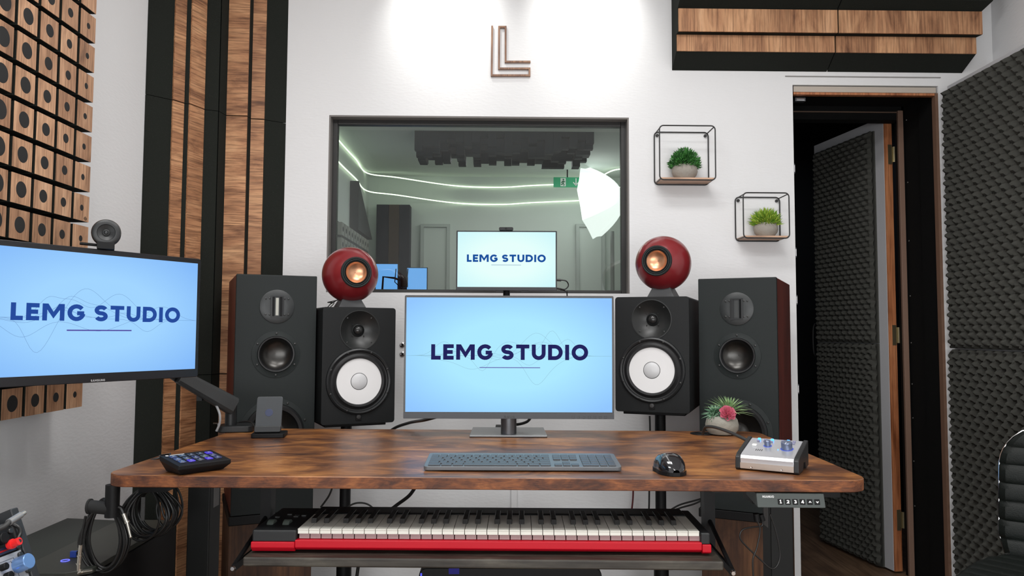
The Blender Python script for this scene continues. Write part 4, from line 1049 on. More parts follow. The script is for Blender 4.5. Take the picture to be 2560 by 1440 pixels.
def armseg(b, p0, p1, w0, h0, w1, h1):
    vs = []
    for p, w_, h_ in ((p0, w0, h0), (p1, w1, h1)):
        for a1, b1 in ((-1, -.6), (-1, .6), (-.6, 1), (.6, 1), (1, .6), (1, -.6), (.6, -1), (-.6, -1)): vs.append(tuple(p+sd*w_*a1+up*h_*b1))
    b.add(vs, [tuple(range(8))[::-1], tuple(range(8, 16))]+[(i, (i+1) % 8, 8+(i+1) % 8, 8+i) for i in range(8)])
armseg(b, p0+Vector((.012, 0, -.014)), p1, .020, .027, .018, .020)
b.build('spring_arm', mat('arm_graphite', (.028, .030, .031), .45), t, world=True, bevel=.003)
B().cyl((e0.x+.004, e0.y, DZ+.09), (e0.x+.004, e0.y, e0.z+.005), .019, n=28).build('elbow', BLKG, t, world=True, smooth=True)
b = B(); b.box(-.004, .012, -.012, .012, -.018, -.006); b.M = Matrix.Translation((e0+e1)/2+Vector((-.01, 0, -.022))); b.box(-.012, .004, -.006, .006, -.012, .006); b.v = b.v[8:]; b.f = b.f[:6]; b.m = b.m[:6]
b.build('cable_clip', BLKG, t, world=True)
bk_ = cc+Vector((rgt.y, -rgt.x, 0))*-.075+Vector((0, 0, zb_+.5*H2))
b = B(); tiltp = e1+Vector((-.02, .01, .0)); b.cyl(e1, Vector((e1.x-.03, e1.y-.0, e1.z+.02)), .020, n=20); b.cyl((e1.x-.03, e1.y, e1.z+.02), tuple(bk_), .014, n=16); b.build('tilt_head', BLKG, t, world=True, smooth=True)
MN = Vector((-rgt.y, rgt.x, 0))
b = B(); b.cyl(tuple(bk_), tuple(bk_-MN*.027), .035, n=24); b.build('mount_plate', BLK, t, world=True)
tag(B().tube(smoothpts([at(540, 1012, 2.29), at(549, 1035, 2.27), at(549, 1058, 2.27), at(541, 1078, 2.27)], 6), .0035, 8).build('grey_cable', mat('grey_cable', (.30, .30, .31), .5), smooth=True), 'grey cable hanging beside the monitor arm clamp', 'cable')

# ================================================================== THINGS ON THE DESK
# phone charging stand
q = onDesk(668, 1094); t = thing('charging_stand', (q.x, q.y+.02, DZ+.0004), 'black wireless phone charging stand with blue round mark, beside the monitor arm', 'phone charger', rz=8)
B().prism(rrect(-.046, .046, -.035, .045, .008, 3), 0, .012).build('base', BLK, t, bevel=.002)
b = B(); M_ = Matrix.Translation((-.003, -.012, .012)) @ Matrix.Rotation(R(-17), 4, 'X'); b.M = M_
b.prism(rrect(-.036, .036, .0, .105, .006, 3), 0, .008, 'y'); b.build('backrest', mat('charger_face', (.055, .06, .065), .25), t, bevel=.0015)
b = B(); b.M = M_; b.prism(rrect(-.036, .036, .0, .018, .004, 3), -.012, 0, 'y'); b.build('ledge', mat('charger_lip', (.03, .032, .034), .3), t, bevel=.002)
b = B(); b.M = M_; b.lathe([(.011, -.0003), (.0105, -.0006), (.001, -.0006)], (.0, 0, .058), 'y', 28); b.build('round_mark', mat('charger_mark', (.03, .04, .09), .4), t)
tag(B().tube(smoothpts([(q.x-.045, q.y+.06, DZ+.006), (q.x-.07, q.y+.085, DZ+.03), (q.x-.09, q.y+.10, DZ+.034), (q.x-.12, q.y+.12, DZ+.03)], 8), .0022, 8).build('charger_cable', CABLE, smooth=True), 'dark cable running from the charging stand to the monitor arm base', 'cable')

# button pad
pf = atz(451, 1177, DZ); yaw = 49
t = thing('macro_pad', (pf.x+.075, pf.y+.085, DZ+.0004), 'small black button pad with fifteen lit keys at the left front of the desk', 'control pad', rz=yaw)
pc = Vector(t.location)
c1 = atz(451, 1164, DZ+.022); c2 = atz(573.7, 1147.6, DZ+.022); c3 = atz(403, 1139, DZ+.034); c4 = atz(525, 1125, DZ+.034)
Mi = t.matrix_basis.inverted(); L4 = [Mi @ Vector(v) for v in (c1, c2, c4, c3)]
cxl = sum(v.x for v in L4)/4; cyl_ = sum(v.y for v in L4)/4
hw, hd = .059, .043
fz, bz_ = .0215, .0335
tl_ = math.atan2(bz_-fz, 2*hd)
b = B(); s8 = lambda x0, x1, y0, y1, z0f, z0b: [(x0, y0, z0f), (x1, y0, z0f), (x1, y1, z0b), (x0, y1, z0b)]
vs = s8(cxl-hw+.012, cxl+hw-.012, cyl_-hd+.012, cyl_+hd-.008, 0, 0)+s8(cxl-hw, cxl+hw, cyl_-hd, cyl_+hd, fz-.009, bz_-.009)+s8(cxl-hw, cxl+hw, cyl_-hd, cyl_+hd, fz, bz_)
b.add(vs, [(3, 2, 1, 0), (8, 9, 10, 11)]+[(k*4+i, k*4+(i+1) % 4, k*4+4+(i+1) % 4, k*4+4+i) for k in (0, 1) for i in range(4)])
b.build('housing', BLK, t, bevel=.002)
TM = Matrix.Translation((cxl, cyl_, (fz+bz_)/2)) @ Matrix.Rotation(tl_, 4, 'X')
lit = {(4, 0): 'v', (3, 2): 'v', (1, 2): 'v', (4, 1): 'b', (3, 1): 'g', (0, 1): 'b', (0, 0): 'b', (0, 2): 'b', (1, 0): 'd', (2, 0): 'd', (3, 0): 'd', (1, 1): 'd', (2, 1): 'b', (2, 2): 'd', (4, 2): 'b'}
cm = {'v': mat('key_violet', (.02, .02, .1), .2, emis=(.08, .04, .85), es=.6), 'b': mat('key_blue', (.02, .02, .05), .15, emis=(.03, .06, .20), es=.4), 'g': mat('key_teal', (.02, .03, .03), .15, emis=(.07, .14, .16), es=.4), 'd': mat('key_dark', (.02, .02, .03), .12, emis=(.02, .03, .05), es=.8)}
kb_ = {}
for i in range(5):
    for j in range(3):
        b = B(); b.M = TM; x = -.040+i*.020; y = .020-j*.0195; b.box(x-.0072, x+.0072, y-.0068, y+.0068, -.0002, .0022)
        kk = b.build('lit_button', cm[lit[(i, j)]], t, bevel=.0015)
        b = B(); b.M = TM @ Matrix.Translation((x, y, .0024)); b.box(-.0035, .0035, -.0035, -.0025, 0, .0001); b.box(-.002, .002, -.001, .003, 0, .0001); b.build('button_icon', mat('icon_pale', (.2, .25, .3), .4, emis=(.15, .2, .35), es=.35), kk)
b = B(); b.M = TM; b.lathe([(.0035, .0002), (.001, .0004)], (-.046, .036, 0), 'z', 16); b.box(-.040, -.008, .0345, .0372, .0001, .0004); b.build('printed_mark', mat('print_white', (.75, .75, .75), .6), t)
q0 = atz(405, 1140, DZ+.012)
tag(B().tube(smoothpts([(q0.x+.01, q0.y+.02, DZ+.014), (q0.x-.005, q0.y+.05, DZ+.008), (q0.x-.03, q0.y+.06, DZ+.003), (-.800, q0.y+.03, DZ+.003), (-.826, q0.y+.02, DZ-.008), (-.832, q0.y+.02, DZ-.05), (-.85, q0.y+.06, .60), (-.875, q0.y+.09, .5478), (-.93, q0.y+.12, .5478)], 8), .0024, 8).build('pad_cable', CABLE, smooth=True), 'black cable leaving the back of the button pad over the left desk edge', 'cable')

# computer keyboard
kf = onDesk(1057, 1179); kg = onDesk(1556, 1180)
t = thing('computer_keyboard', ((kf.x+kg.x)/2, (kf.y+kg.y)/2, DZ+.0004), 'full-size flat grey computer keyboard lying in front of the main screen', 'keyboard', rz=-.6)
KWd, KD = .430, .131; ang = math.atan2(.009, KD)
b = B(); b.M = Matrix.Rotation(ang, 4, 'X'); b.prism(rrect(-KWd/2, KWd/2, 0, KD, .009, 4), .002, .0105); b.build('body', KBD, t, bevel=.001)
b = B(); b.box(-.19, .19, KD-.02, KD-.012, .0, .012); b.build('rear_foot', RUB, t)
KM = Matrix.Rotation(ang, 4, 'X') @ Matrix.Translation((-KWd/2, 0, .0105))
u = .0186
proto_k = {}
def key(x, y, w_, d_, name='key'):
    kk = (round(w_, 4), round(d_, 4))
    if kk not in proto_k:
        b = B(); b.box(-w_/2, w_/2, -d_/2, d_/2, 0, .0022); o = b.build(name, KCAP, t, bevel=.0012); proto_k[kk] = o
    else: o = copy(proto_k[kk], t); o.name = name
    o.matrix_basis = KM @ Matrix.Translation((x, y, .0001))
x_start = .0078; rows_y = [.0145+u*k*.985 for k in range(6)]
g_ = .0026
R_ = {0: [1.5, 1.3, 1.3, 6.1, 1.3, 1.3, 1.3], 1: [1.25]+[1]*11+[2.1], 2: [1.75]+[1]*11+[1.35], 3: [1.5]+[1]*12+[.85], 4: [1]*13+[1.6]}
for r_, ws in R_.items():
    tot = sum(ws); sc = 14.5/tot; x = x_start
    for w_ in ws:
        wd = w_*sc*u; key(x+wd/2, rows_y[r_], wd-g_, u*.985-g_); x += wd
xn = x_start+14.5*u+.006
for r_ in (4, 3):
    for k in range(3): key(xn+u*(k+.5), rows_y[r_], u-g_, u*.985-g_)
key(xn+u*1.5, rows_y[1], u-g_, u*.985-g_)
for k in range(3): key(xn+u*(k+.5), rows_y[0], u-g_, u*.985-g_)
xp = xn+3*u+.006
for r_ in (4, 3, 2, 1):
    for k in range(4):
        if k == 3 and r_ in (1, 3): continue
        if k == 3 and r_ == 2: key(xp+u*3.5, rows_y[2]+u*.49, u-g_, 2*u*.985-g_); continue
        key(xp+u*(k+.5), rows_y[r_], u-g_, u*.985-g_)
key(xp+u, rows_y[0], 2*u-g_, u*.985-g_); key(xp+u*2.5, rows_y[0], u-g_, u*.985-g_); key(xp+u*3.5, rows_y[0]+u*.49, u-g_, 2*u*.985-g_)
proto_f = None
for k in range(21):
    x = x_start+k*(14.5*u/14) if k < 14 else (xn+u*(k-14) if k < 17 else xp+u*(k-17))
    kk = (.0165, .0095)
    key(x+.0095, rows_y[5]-.004, .0165, .0105, 'function_key')

# mouse
q = onDesk(1688, 1192); t = thing('computer_mouse', (q.x, q.y+.055, DZ+.0004), 'glossy black wireless mouse with blue sheen, right of the grey keyboard', 'mouse', rz=3)
def mfn(u_, v_):
    a = math.pi*v_; y = -.055+.11*u_
    wd = .033*(math.sin(math.pi*(u_*.985+.008))**.42)*(1-.10*math.exp(-((u_-.45)/.16)**2)); h = .0385*(math.sin(math.pi*(u_*.9+.05))**.62)*(.88+.2*(u_ < 2))*(1-.25*max(0, u_-.45))
    c_ = math.cos(a); s_ = math.sin(a)
    return (-wd*(abs(c_)**.75)*(1 if c_ > 0 else -1), y, .006+max(0, h-.006)*abs(s_)**.7)
b = B().grid(mfn, 30, 24); b.build('shell', mat('mouse_gloss', (.008, .008, .010), .12, coat=.6), t, smooth=True, fix=False)
def mfb(u_, v_):
    p_ = mfn(u_, 0 if v_ < .5 else 1); k = abs(v_-.5)*2
    return (p_[0]*1.03*k, p_[1]*1.02, 0) 
ol = [mfn(i/30, 0) for i in range(31)]+[mfn(1-i/30, 1) for i in range(31)]
b = B(); b.prism([(p_[0]*1.04, p_[1]*1.02) for p_ in ol], 0, .0075); b.build('base', BLK, t)
def onm(u_, v_, off=.0006): p_ = Vector(mfn(u_, v_)); return (p_.x, p_.y, p_.z+off)
B().lathe([(.0001, -.0035), (.011, -.0035), (.0125, -.002), (.0125, .002), (.011, .0035), (.0001, .0035)], (0, .033, .0205), 'x', 24, cap=False).build('scroll_wheel', RUB, t, smooth=True)
b = B(); 
for v_ in (.30, .72): b.tube([onm(.30+.04*i, v_+.0*i) for i in range(11)], .0005, 5)
b.build('seam_lines', mat('seam_silver', (.2, .2, .22), .3), t)
b = B()
for k in range(7): p_ = onm(.13+.028*k, .40, .0004); b.box(p_[0]-.0013, p_[0]+.0013, p_[1]-.0009, p_[1]+.0009, p_[2]-.0008, p_[2]+.0002)
b.build('printed_mark', mat('print_grey', (.4, .4, .4), .5), t)

# silver monitor controller
c1 = atz(1838, 1174, DZ); c2 = atz(1997, 1189, DZ)
ya = math.degrees(math.atan2(c2.y-c1.y, c2.x-c1.x))
t = thing('monitor_controller', (c1.x, c1.y, DZ+.0004), 'silver desktop audio controller with blue-lit buttons and knobs at the desk right end', 'audio controller', rz=ya)
cw = (c2-c1).length; cdp = .118; print('CTRL', cw, ya)
side = [(0, .004), (.002, .028), (.014, .036), (cdp, .060), (cdp, .004), (cdp*.72, .002), (cdp*.68, .016), (cdp*.5, .018), (cdp*.45, .002), (.004, 0)]
for x in (0, cw-.010): B().prism(side, x, x+.010, 'x').build('side_cheek', BLKG, t, bevel=.0015)
b = B(); b.prism([(.004, .003), (.004, .018), (.003, .026), (.006, .032), (.016, .0355), (cdp-.004, .0575), (cdp-.004, .005)], .0102, cw-.0102, 'x'); b.build('aluminium_case', ALU, t, bevel=.001)
B().box(.0104, cw-.0104, .0020, .0038, .004, .0165).build('lower_front_strip', mat('lower_strip', (.45, .38, .33), .35, metal=.6), t)
for x in (.035, cw-.035): B().lathe([(.0025, .0018), (.002, .0008), (.0008, .0012)], (x, 0, .008), 'y', 12).build('screw', CHROME, t)
sl = math.atan2(.0575-.0355, cdp-.004-.016)
TMc = Matrix.Translation((0, .016, .0357)) @ Matrix.Rotation(sl, 4, 'X'); LN = (cdp-.02)/math.cos(sl)
def led_btn(x, y, on):
    b = B(); b.M = TMc; b.box(x-.0030, x+.0030, y-.0026, y+.0026, 0, .0045 if on else .0035); b.build('lit_button' if on else 'button', mat('led_blue', (.05, .1, .3), .3, emis=(.03, .25, 1.0), es=4) if on else mat('button_lilac', (.25, .25, .36), .4), t, bevel=.0008)
for x, y, on in ((.030, .088, 1), (.044, .088, 0), (.059, .088, 1), (.082, .088, 0), (.094, .088, 1), (.107, .088, 0), (.030, .078, 0), (.044, .078, 0), (.059, .078, 0), (.107, .077, 0)): led_btn(x*cw/.134, y, on)
KB = mat('knob_blue_grey', (.16, .19, .28), .3, metal=.6)
for x, y, r_, h_ in ((.0555, .054, .0070, .013), (.099, .044, .0118, .016)):
    b = B(); b.M = TMc; b.lathe([(r_, 0), (r_, h_-.001), (r_-.001, h_), (.001, h_)], (x*cw/.134, y, 0), 'z', 32); kn = b.build('knob', KB, t, smooth=True)
    b = B(); b.M = TMc; b.box(x*cw/.134-.0006, x*cw/.134+.0006, y-r_+.0005, y-.002, h_, h_+.0003); b.build('pointer', mat('print_white', (.75, .75, .75), .6), kn)
    b = B(); b.M = TMc; b.lathe([(r_+.0022, 0), (r_+.0022, .0004), (r_+.0006, .0004)], (x*cw/.134, y, 0), 'z', 32); b.build('glow_ring', mat('ring_glow', (.05, .08, .3), .4, emis=(.03, .09, .7), es=.5), t)
b = B(); b.M = TMc; b.box(.0225, .0325, .046, .054, 0, .0035); b.build('white_switch', mat('switch_white', (.75, .74, .72), .4), t, bevel=.001)
b = B(); b.M = TMc
for k in range(4): b.box(.036+.0042*k, .0372+.0042*k, .020, .029, 0, .0003)
b.build('printed_mark', BLK, t)
b = B(); b.M = TMc; b.lathe([(.0012, .0), (.001, .0012)], (.082*cw/.134, .034, 0), 'z', 12); b.build('indicator_light', mat('led_blue', (.05, .1, .3), .3, emis=(.02, .22, 1.0), es=2.5), t)
g0 = Vector(t.location); g1 = t.matrix_basis @ Vector((.012, cdp, .03))
tag(B().tube(smoothpts([atz(1757, 1087, DZ+.005), at(1759, 1077, 2.235), at(1766, 1067, 2.21), at(1790, 1069, 2.115), at(1830, 1083, 1.95), at(1872, 1103, 1.79)], 8), .0042, 10).build('thick_cable', mat('cable_dark', (.02, .02, .02), .5), smooth=True), 'thick black cable rising from the desk grommet to the silver controller', 'cable')

# succulent pot on the desk
q = onDesk(1815, 1091); t = thing('potted_succulent', (q.x, q.y+.04, DZ+.0004), 'small round stone pot with artificial succulents and a pink rose on the desk', 'plant')
B().lathe([(.026, 0), (.038, .003), (.047, .016), (.0485, .030), (.045, .045), (.038, .054), (.035, .055), (.033, .050), (.001, .048)], (0, 0, 0), 'z', 44).build('pot', CONCG, t, smooth=True)
def rosette(c, n, ln, wd, m, nm, el0=10, el1=85, seed=2, dirn=(0, 0, 1), thick=.3):
    rn = random.Random(seed); b = B(); Q = Vector((0, 0, 1)).rotation_difference(Vector(dirn)).to_matrix()
    for i in range(n):
        el = R(el0+(el1-el0)*(i/n)); a = i*2.4+rn.uniform(-.1, .1); L_ = ln*(1.05-.45*i/n)
        d_ = Q @ Vector((math.cos(el)*math.cos(a), math.cos(el)*math.sin(a), math.sin(el))); s_ = Q @ Vector((-math.sin(a), math.cos(a), 0)); nn = d_.cross(s_)
        c0 = Vector(c); m1 = c0+d_*L_*.55; tp = c0+d_*L_+nn*(-.12*L_)
        b.add([c0-s_*wd*.5, c0+s_*wd*.5, m1+s_*wd, m1-nn*wd*thick, m1-s_*wd, tp, m1+nn*wd*thick], [(0, 4, 3), (0, 3, 1), (1, 3, 2), (4, 5, 3), (3, 5, 2), (0, 6, 4), (0, 1, 6), (1, 2, 6), (4, 6, 5), (6, 2, 5)])
    return b.build(nm, m, t, smooth=False)
rosette((.022, .012, .062), 60, .078, .0030, leafmat('aloe_green', (.16, .32, .12), (.42, .58, .30)), 'spiky_succulent', 8, 88, 5, (.15, 0, 1))
rosette((-.018, .006, .058), 44, .044, .0032, leafmat('sedum_green', (.05, .14, .07), (.22, .36, .24)), 'low_succulent', 5, 80, 6, (-.35, -.3, 1))
rosette((-.030, -.012, .052), 18, .026, .0026, leafmat('sedum_green', (.05, .14, .07), (.22, .36, .24)), 'low_succulent', 0, 70, 9, (-.8, -.5, .6))
# rose
b = B()
for ring, (n_, r_, h_, op) in enumerate(((7, .020, .010, .9), (6, .016, .012, .6), (5, .011, .014, .35), (4, .006, .015, .15))):
    for k in range(n_):
        a0 = 2*math.pi*(k+.5*ring)/n_
        def fn(u_, v_, a0=a0, r_=r_, h_=h_, op=op):
            a = a0+(v_-.5)*1.5; rr = r_*(.35+.65*u_**.7)*(1-.25*abs(v_-.5)*2); return (rr*math.cos(a), rr*math.sin(a), h_*(1-op)*u_+.002*math.sin(9*v_)+.004*u_*u_)
        b.grid(fn, 5, 8)
b.M = Matrix.Identity(4); Mr = Matrix.Translation((.008, -.030, .064)) @ Matrix.Rotation(R(55), 4, 'X') @ Matrix.Scale(1.32, 4)
b.v = [tuple(Mr @ Vector(v)) for v in b.v]
b.build('pink_rose', mat('rose_pink', (.74, .20, .29), .6), t, smooth=True, fix=False)

# ================================================================== LOWER LEFT: computer tower, gear rack, hanging cables
t = thing('computer_tower', (-1.03, 1.86, 0), 'black computer tower with a blue ring light on top, low against the left wall', 'computer')
TWM = mat('tower_shaded_olive', (.020, .025, .021), .5); TWL = mat('tower_top_plate', (.028, .031, .025), .45)  # darker strip tone paints in the shade of its tilt
x0, x1, y0, y1, zt = -.125, .165, -.215, .235, .545
B().prism([(x0, y0), (x1-.04, y0), (x1, y0+.03), (x1, y1), (x0, y1)], .015, zt-.012).build('tower_case', BLK, t, bevel=.004)
B().prism([(.012, y0-.004), (x1-.04, y0-.004), (x1, y0+.028), (x1, y1), (.012, y1)], zt-.0115, zt).build('top_plate', TWL, t, bevel=.002)
b = B(); b.add([(x0, y0, zt-.0115), (.0105, y0, zt-.0115), (.0105, y0, zt-.002), (x0, y0, zt+.004), (x0, y1, zt-.0115), (.0105, y1, zt-.0115), (.0105, y1, zt-.002), (x0, y1, zt+.004)], [(0, 1, 2, 3), (4, 7, 6, 5), (0, 4, 5, 1), (1, 5, 6, 2), (2, 6, 7, 3), (3, 7, 4, 0)]); b.build('vent_plate', TWM, t)
for sx in (x0+.03, x1-.04):
    for sy in (y0+.04, y1-.04): B().lathe([(.018, 0), (.016, .0148)], (sx, sy, 0), 'z', 16).build('rubber_foot', RUB, t)
q = atz(163, 1402, zt)
b = B(); b.tube([(q.x-t.location.x+.0085*math.cos(R(a)), q.y-t.location.y+.0085*math.sin(R(a)), zt+.0007) for a in range(0, 360, 15)], .0009, 6, closed=True)
b.build('power_ring_light', mat('ring_blue', (.05, .05, .3), .4, emis=(.12, .14, 1.0), es=1.6), t, smooth=True)
q = atz(178, 1397, zt)
t2 = thing('usb_stick', (q.x, q.y+.01, zt+.0003), 'small blue usb plug standing in the top of the black computer tower', 'usb stick')
B().box(-.007, .007, -.004, .004, .0, .014).build('plug_body', mat('usb_blue', (.02, .06, .30), .4), t2, bevel=.001)
B().tube(smoothpts([(.006, 0, .010), (.014, .004, .012), (.020, .01, .012)], 4), .003, 8).build('cable_boot', BLK, t2)

# tilted gear rack in the near left corner
Tq = at(45, 1267, 1.30); Bq = at(108, 1440, 1.30)
Xr = Vector((.118, .993, 0)).normalized(); Zr = (Tq-Bq); Zr = (Zr-Zr.dot(Xr)*Xr).normalized(); Yr = Zr.cross(Xr).normalized()
t = thing('gear_rack', Tq, 'tilted black rack of audio modules with blue knob, cut by the lower left corner', 'audio rack')
t.matrix_basis = Matrix.Translation(Tq) @ Matrix((Xr, Yr, Zr)).transposed().to_4x4()
Mri = t.matrix_basis.inverted()
def rk(px, py):
    d_ = ray(px, py); k = (Tq-CAM).dot(Yr)/d_.dot(Yr); p_ = Mri @ (CAM+d_*k); return p_.x, p_.z
HR = .33; WR = .44
b = B(); b.box(-.016, 0, 0, .22, -HR, 0); b.box(-WR, -WR+.016, 0, .22, -HR, 0); b.box(-WR+.016, -.016, .05, .22, -.012, 0); b.box(-WR+.016, -.016, .0, .22, -HR, -HR+.012); b.box(-WR+.016, -.016, .2, .22, -HR+.012, -.012)
b.build('rack_case', mat('rack_black', (.022, .024, .027), .45), t, bevel=.002)
B().box(-.0205, -.0165, .004, .006, -HR+.02, -.02).build('rail', mat('rail_grey', (.10, .10, .10), .4, metal=.6), t)
x_a, z_a = rk(40, 1377); x_b, z_b = rk(20, 1310)
NAV = mat('module_navy', (.018, .026, .065), .45); SIL = mat('module_silver', (.42, .43, .46), .4, metal=.3); RL = mat('module_red', (.4, .01, .01), .4)
zs0 = z_a
b = B(); b.box(-WR+.018, -.019, .003, .012, zs0+.002, -.055); b.build('navy_module', NAV, t)
b = B(); b.box(-WR+.03, -.030, .002, .0029, zs0+.0055, zs0+.0065); b.box(-WR+.03, -.030, .002, .0029, -.060, -.059); b.box(-.031, -.030, .002, .0029, zs0+.0055, -.059); b.build('red_outline', RL, t)
b = B(); b.box(-WR+.018, -.019, .003, .012, -HR+.015, zs0-.001); b.build('silver_module', SIL, t)
b = B(); b.box(-WR+.03, -.038, .0025, .0031, zs0-.009, zs0-.0084); b.box(-.0385, -.038, .0025, .0031, zs0-.055, zs0-.0085); b.box(-.045, -.0445, .0025, .0031, zs0-.055, zs0-.0125); b.box(-.20, -.045, .0025, .0031, zs0-.013, zs0-.0125); b.build('printed_lines', mat('print_dark', (.06, .06, .08), .5), t)
def knob(px, py, r_, h_, m, nm='knob'):
    x, z = rk(px, py); return B().lathe([(r_, .003), (r_, .003-h_+.001), (r_-.001, .003-h_), (.001, .003-h_)], (x, 0, z), 'y', 28).build(nm, m, t, smooth=True)
KBL = mat('knob_light_blue', (.18, .32, .60), .28, metal=.5)
knob(48, 1412, .0125, .022, KBL)
for px, py in ((28, 1327), (47, 1364), (53, 1386), (72, 1424)): knob(px, py, .0048, .004, mat('rack_screw', (.05, .05, .05), .3, metal=.6), 'rack_screw')
for px, py, r_ in ((8, 1418, .0055), (20, 1441, .0065), (4, 1348, .009)): knob(px, py, r_, .010, BLK, 'small_knob')
x, z = rk(29, 1437); B().lathe([(.0022, .003), (.0015, .0015), (.0005, .001)], (x, 0, z), 'y', 14).build('indicator_light', mat('led_cyan_blue', (.05, .1, .3), .3, emis=(.05, .25, 1.0), es=3), t)
# stand under the rack
bb = Tq-Zr*HR
t2 = thing('rack_stand', (Tq.x-.17, Tq.y-.24, 0), 'dark stand carrying the tilted gear rack, mostly below the frame', 'stand')
B().box(-.14, .14, -.20, .20, 0, .30).build('stand_body', BLK, t2, bevel=.004)
# patch plug
pj = t.matrix_basis @ Vector((rk(20, 1364)[0], -.001, rk(20, 1364)[1])); pe = at(34, 1359, pj.y-.0)
t3 = thing('patch_cable', pj, 'black patch cable with bright red plug looping on the tilted rack', 'cable')
out = -Yr
o0 = Vector((0, 0, 0)); o1 = out*.020
B().cyl(o0, o1, .0062, n=18).cyl(o0+out*.004, o0+out*.009, .0078, n=18).build('red_plug', mat('plug_red', (.75, .02, .02), .35), t3, smooth=True)
w_ = lambda px, py, Y: at(px, py, Y)-pj
B().tube(smoothpts([o1, w_(43, 1350, pj.y+.01), w_(50, 1335, pj.y+.02), w_(48, 1320, pj.y+.03), w_(35, 1312, pj.y+.03), w_(15, 1312, pj.y+.02), w_(-20, 1322, pj.y)], 8), .0032, 10).build('cord', CABLE, t3, smooth=True)
ua = at(22, 1306, 1.20); t4 = thing('usb_c_cable', ua, 'grey usb-c plug lying across the top of the tilted rack', 'cable')
ub = at(51, 1288, 1.23)-ua; uc = at(61, 1282, 1.24)-ua
B().cyl((0, 0, 0), ub, .0052, n=16).build('plug_body', mat('plug_grey', (.34, .34, .34), .35, metal=.5), t4, smooth=True)
B().cyl(ub, uc, .0036, n=16).build('plug_tip', mat('plug_tip', (.55, .53, .48), .3, metal=.8), t4, smooth=True)
B().tube(smoothpts([(0, 0, 0), at(8, 1318, 1.19)-ua, at(-25, 1330, 1.17)-ua], 6), .0045, 10, r1=.003).build('cord', mat('cord_dark_grey', (.03, .03, .03), .6), t4, smooth=True)

# padded hook under the left desk corner
h0 = at(282, 1222, 1.66)
t = thing('cable_hook', (h0.x, 1.66, DZ-TH-.0004), 'black padded hook post hanging under the left desk corner', 'hook')
hb = at(282, 1292, 1.66)
B().cyl((0, 0, 0), (0, 0, hb.z-t.location.z), .0145, n=20).build('post', BLK, t, smooth=True)
k1 = at(222, 1266, 1.66)-Vector(t.location); k2_ = at(288, 1272, 1.66)-Vector(t.location)
B().cyl(k1, k2_, .0135, n=20).lathe([(.016, 0), (.016, .004)], tuple(k1), 'x', 20).build('padded_arm', mat('foam_grip', (.014, .014, .014), .85), t, smooth=True)
def coil(cx, cy, rx, ry, Y, n, lab, seed, thick=.0029, tilt=.25, dpt=.02):
    rn = random.Random(seed); c_ = at(cx, cy, Y); sc = Y/1910; pts = []
    for k in range(n):
        ox, oy = rn.uniform(-1, 1)*rx*.16, rn.uniform(-.5, 1)*ry*.05; ex, ey = rx*rn.uniform(.72, 1.05), ry*rn.uniform(.86, 1.04); yy = rn.uniform(-dpt, dpt)
        for a in range(0, 360, 24):
            th_ = R(a+90); top_ = max(0, math.sin(th_)); px = (ex*math.cos(th_))*(1-.25*top_)+ox*(1-top_); py = ey*math.sin(th_)
            pts.append((c_.x+(px+tilt*0-py*tilt*.12)*sc, Y+yy*(1-top_*.6), c_.z+(py+oy)*sc))
    return pts, c_
def hang(nm, cx, cy, rx, ry, Y, n, lab, seed, **k):
    pts, c_ = coil(cx, cy, rx, ry, Y, n, lab, seed, **k)
    t = thing(nm, (c_.x, Y, c_.z+ry*Y/1910), lab, 'cable'); L_ = Vector(t.location)
    B().tube(smoothpts([Vector(p)-L_ for p in pts], 3), .0027, 7).build('cord', CABLE, t, smooth=True)
    return t, L_
t, L_ = hang('audio_cable', 262, 1342, 50, 84, 1.70, 13, 'coiled black audio cable with silver plugs hanging from the left desk hook', 3)
JK = mat('jack_nickel', (.55, .52, .46), .25, metal=.9)
w_ = lambda px, py, Y=1.66: at(px, py, Y)-L_
b = B(); b.cyl(w_(309, 1284), w_(318, 1307), .0042, n=14); b.cyl(w_(317, 1303), w_(319, 1307), .0058, n=14); b.cyl(w_(318, 1307), w_(326, 1340), .0030, r1=.0024, n=12); b.sphere(w_(326.5, 1342), .003, 8); b.build('straight_plug', JK, t, smooth=True)
b = B(); b.cyl(w_(202, 1362), w_(199, 1390), .0042, n=14); b.cyl(w_(199.5, 1388), w_(199, 1391), .0058, n=14); b.cyl(w_(199, 1391), w_(196, 1430), .0046, n=14); b.cyl(w_(197, 1408), w_(197, 1411), .0058, n=14); b.cyl(w_(192, 1434), w_(206, 1428), .0050, n=14); b.cyl(w_(206, 1430), w_(232, 1426), .0026, n=12); b.build('angled_plug', JK, t, smooth=True)
B().tube(smoothpts([w_(214, 1290), w_(207, 1325), w_(202, 1362)], 5), .0027, 8).build('cord_end', CABLE, t, smooth=True)
B().tube(smoothpts([w_(290, 1268), w_(302, 1270), w_(309, 1284)], 5), .0045, 8).build('cord_end', CABLE, t, smooth=True)
t, L_ = hang('audio_cable', 374, 1280, 58, 58, 1.80, 15, 'larger black cable coil hanging under the left desk edge, right of the hook', 5, dpt=.04)
w_ = lambda px, py, Y=1.76: at(px, py, Y)-L_
b = B(); b.cyl(w_(313, 1346), w_(319, 1354), .0048, n=12); b.v = []; b.f = []; b.m = []
b.box(*[v for v in (w_(308, 1350).x, w_(319, 1350).x, -.06, -.05, w_(310, 1353).z, w_(310, 1345).z)]); b.build('red_band', mat('tape_red', (.55, .01, .05), .5), t)
B().tube([w_(313, 1352), w_(309, 1375), w_(303, 1394)], .0028, 8).build('cable_boot', mat('boot_grey', (.05, .05, .05), .5), t)
t, L_ = hang('loose_cable', 428, 1262, 34, 50, 1.86, 2, 'single black cable loop hanging lowest right of the coils under the desk', 9)
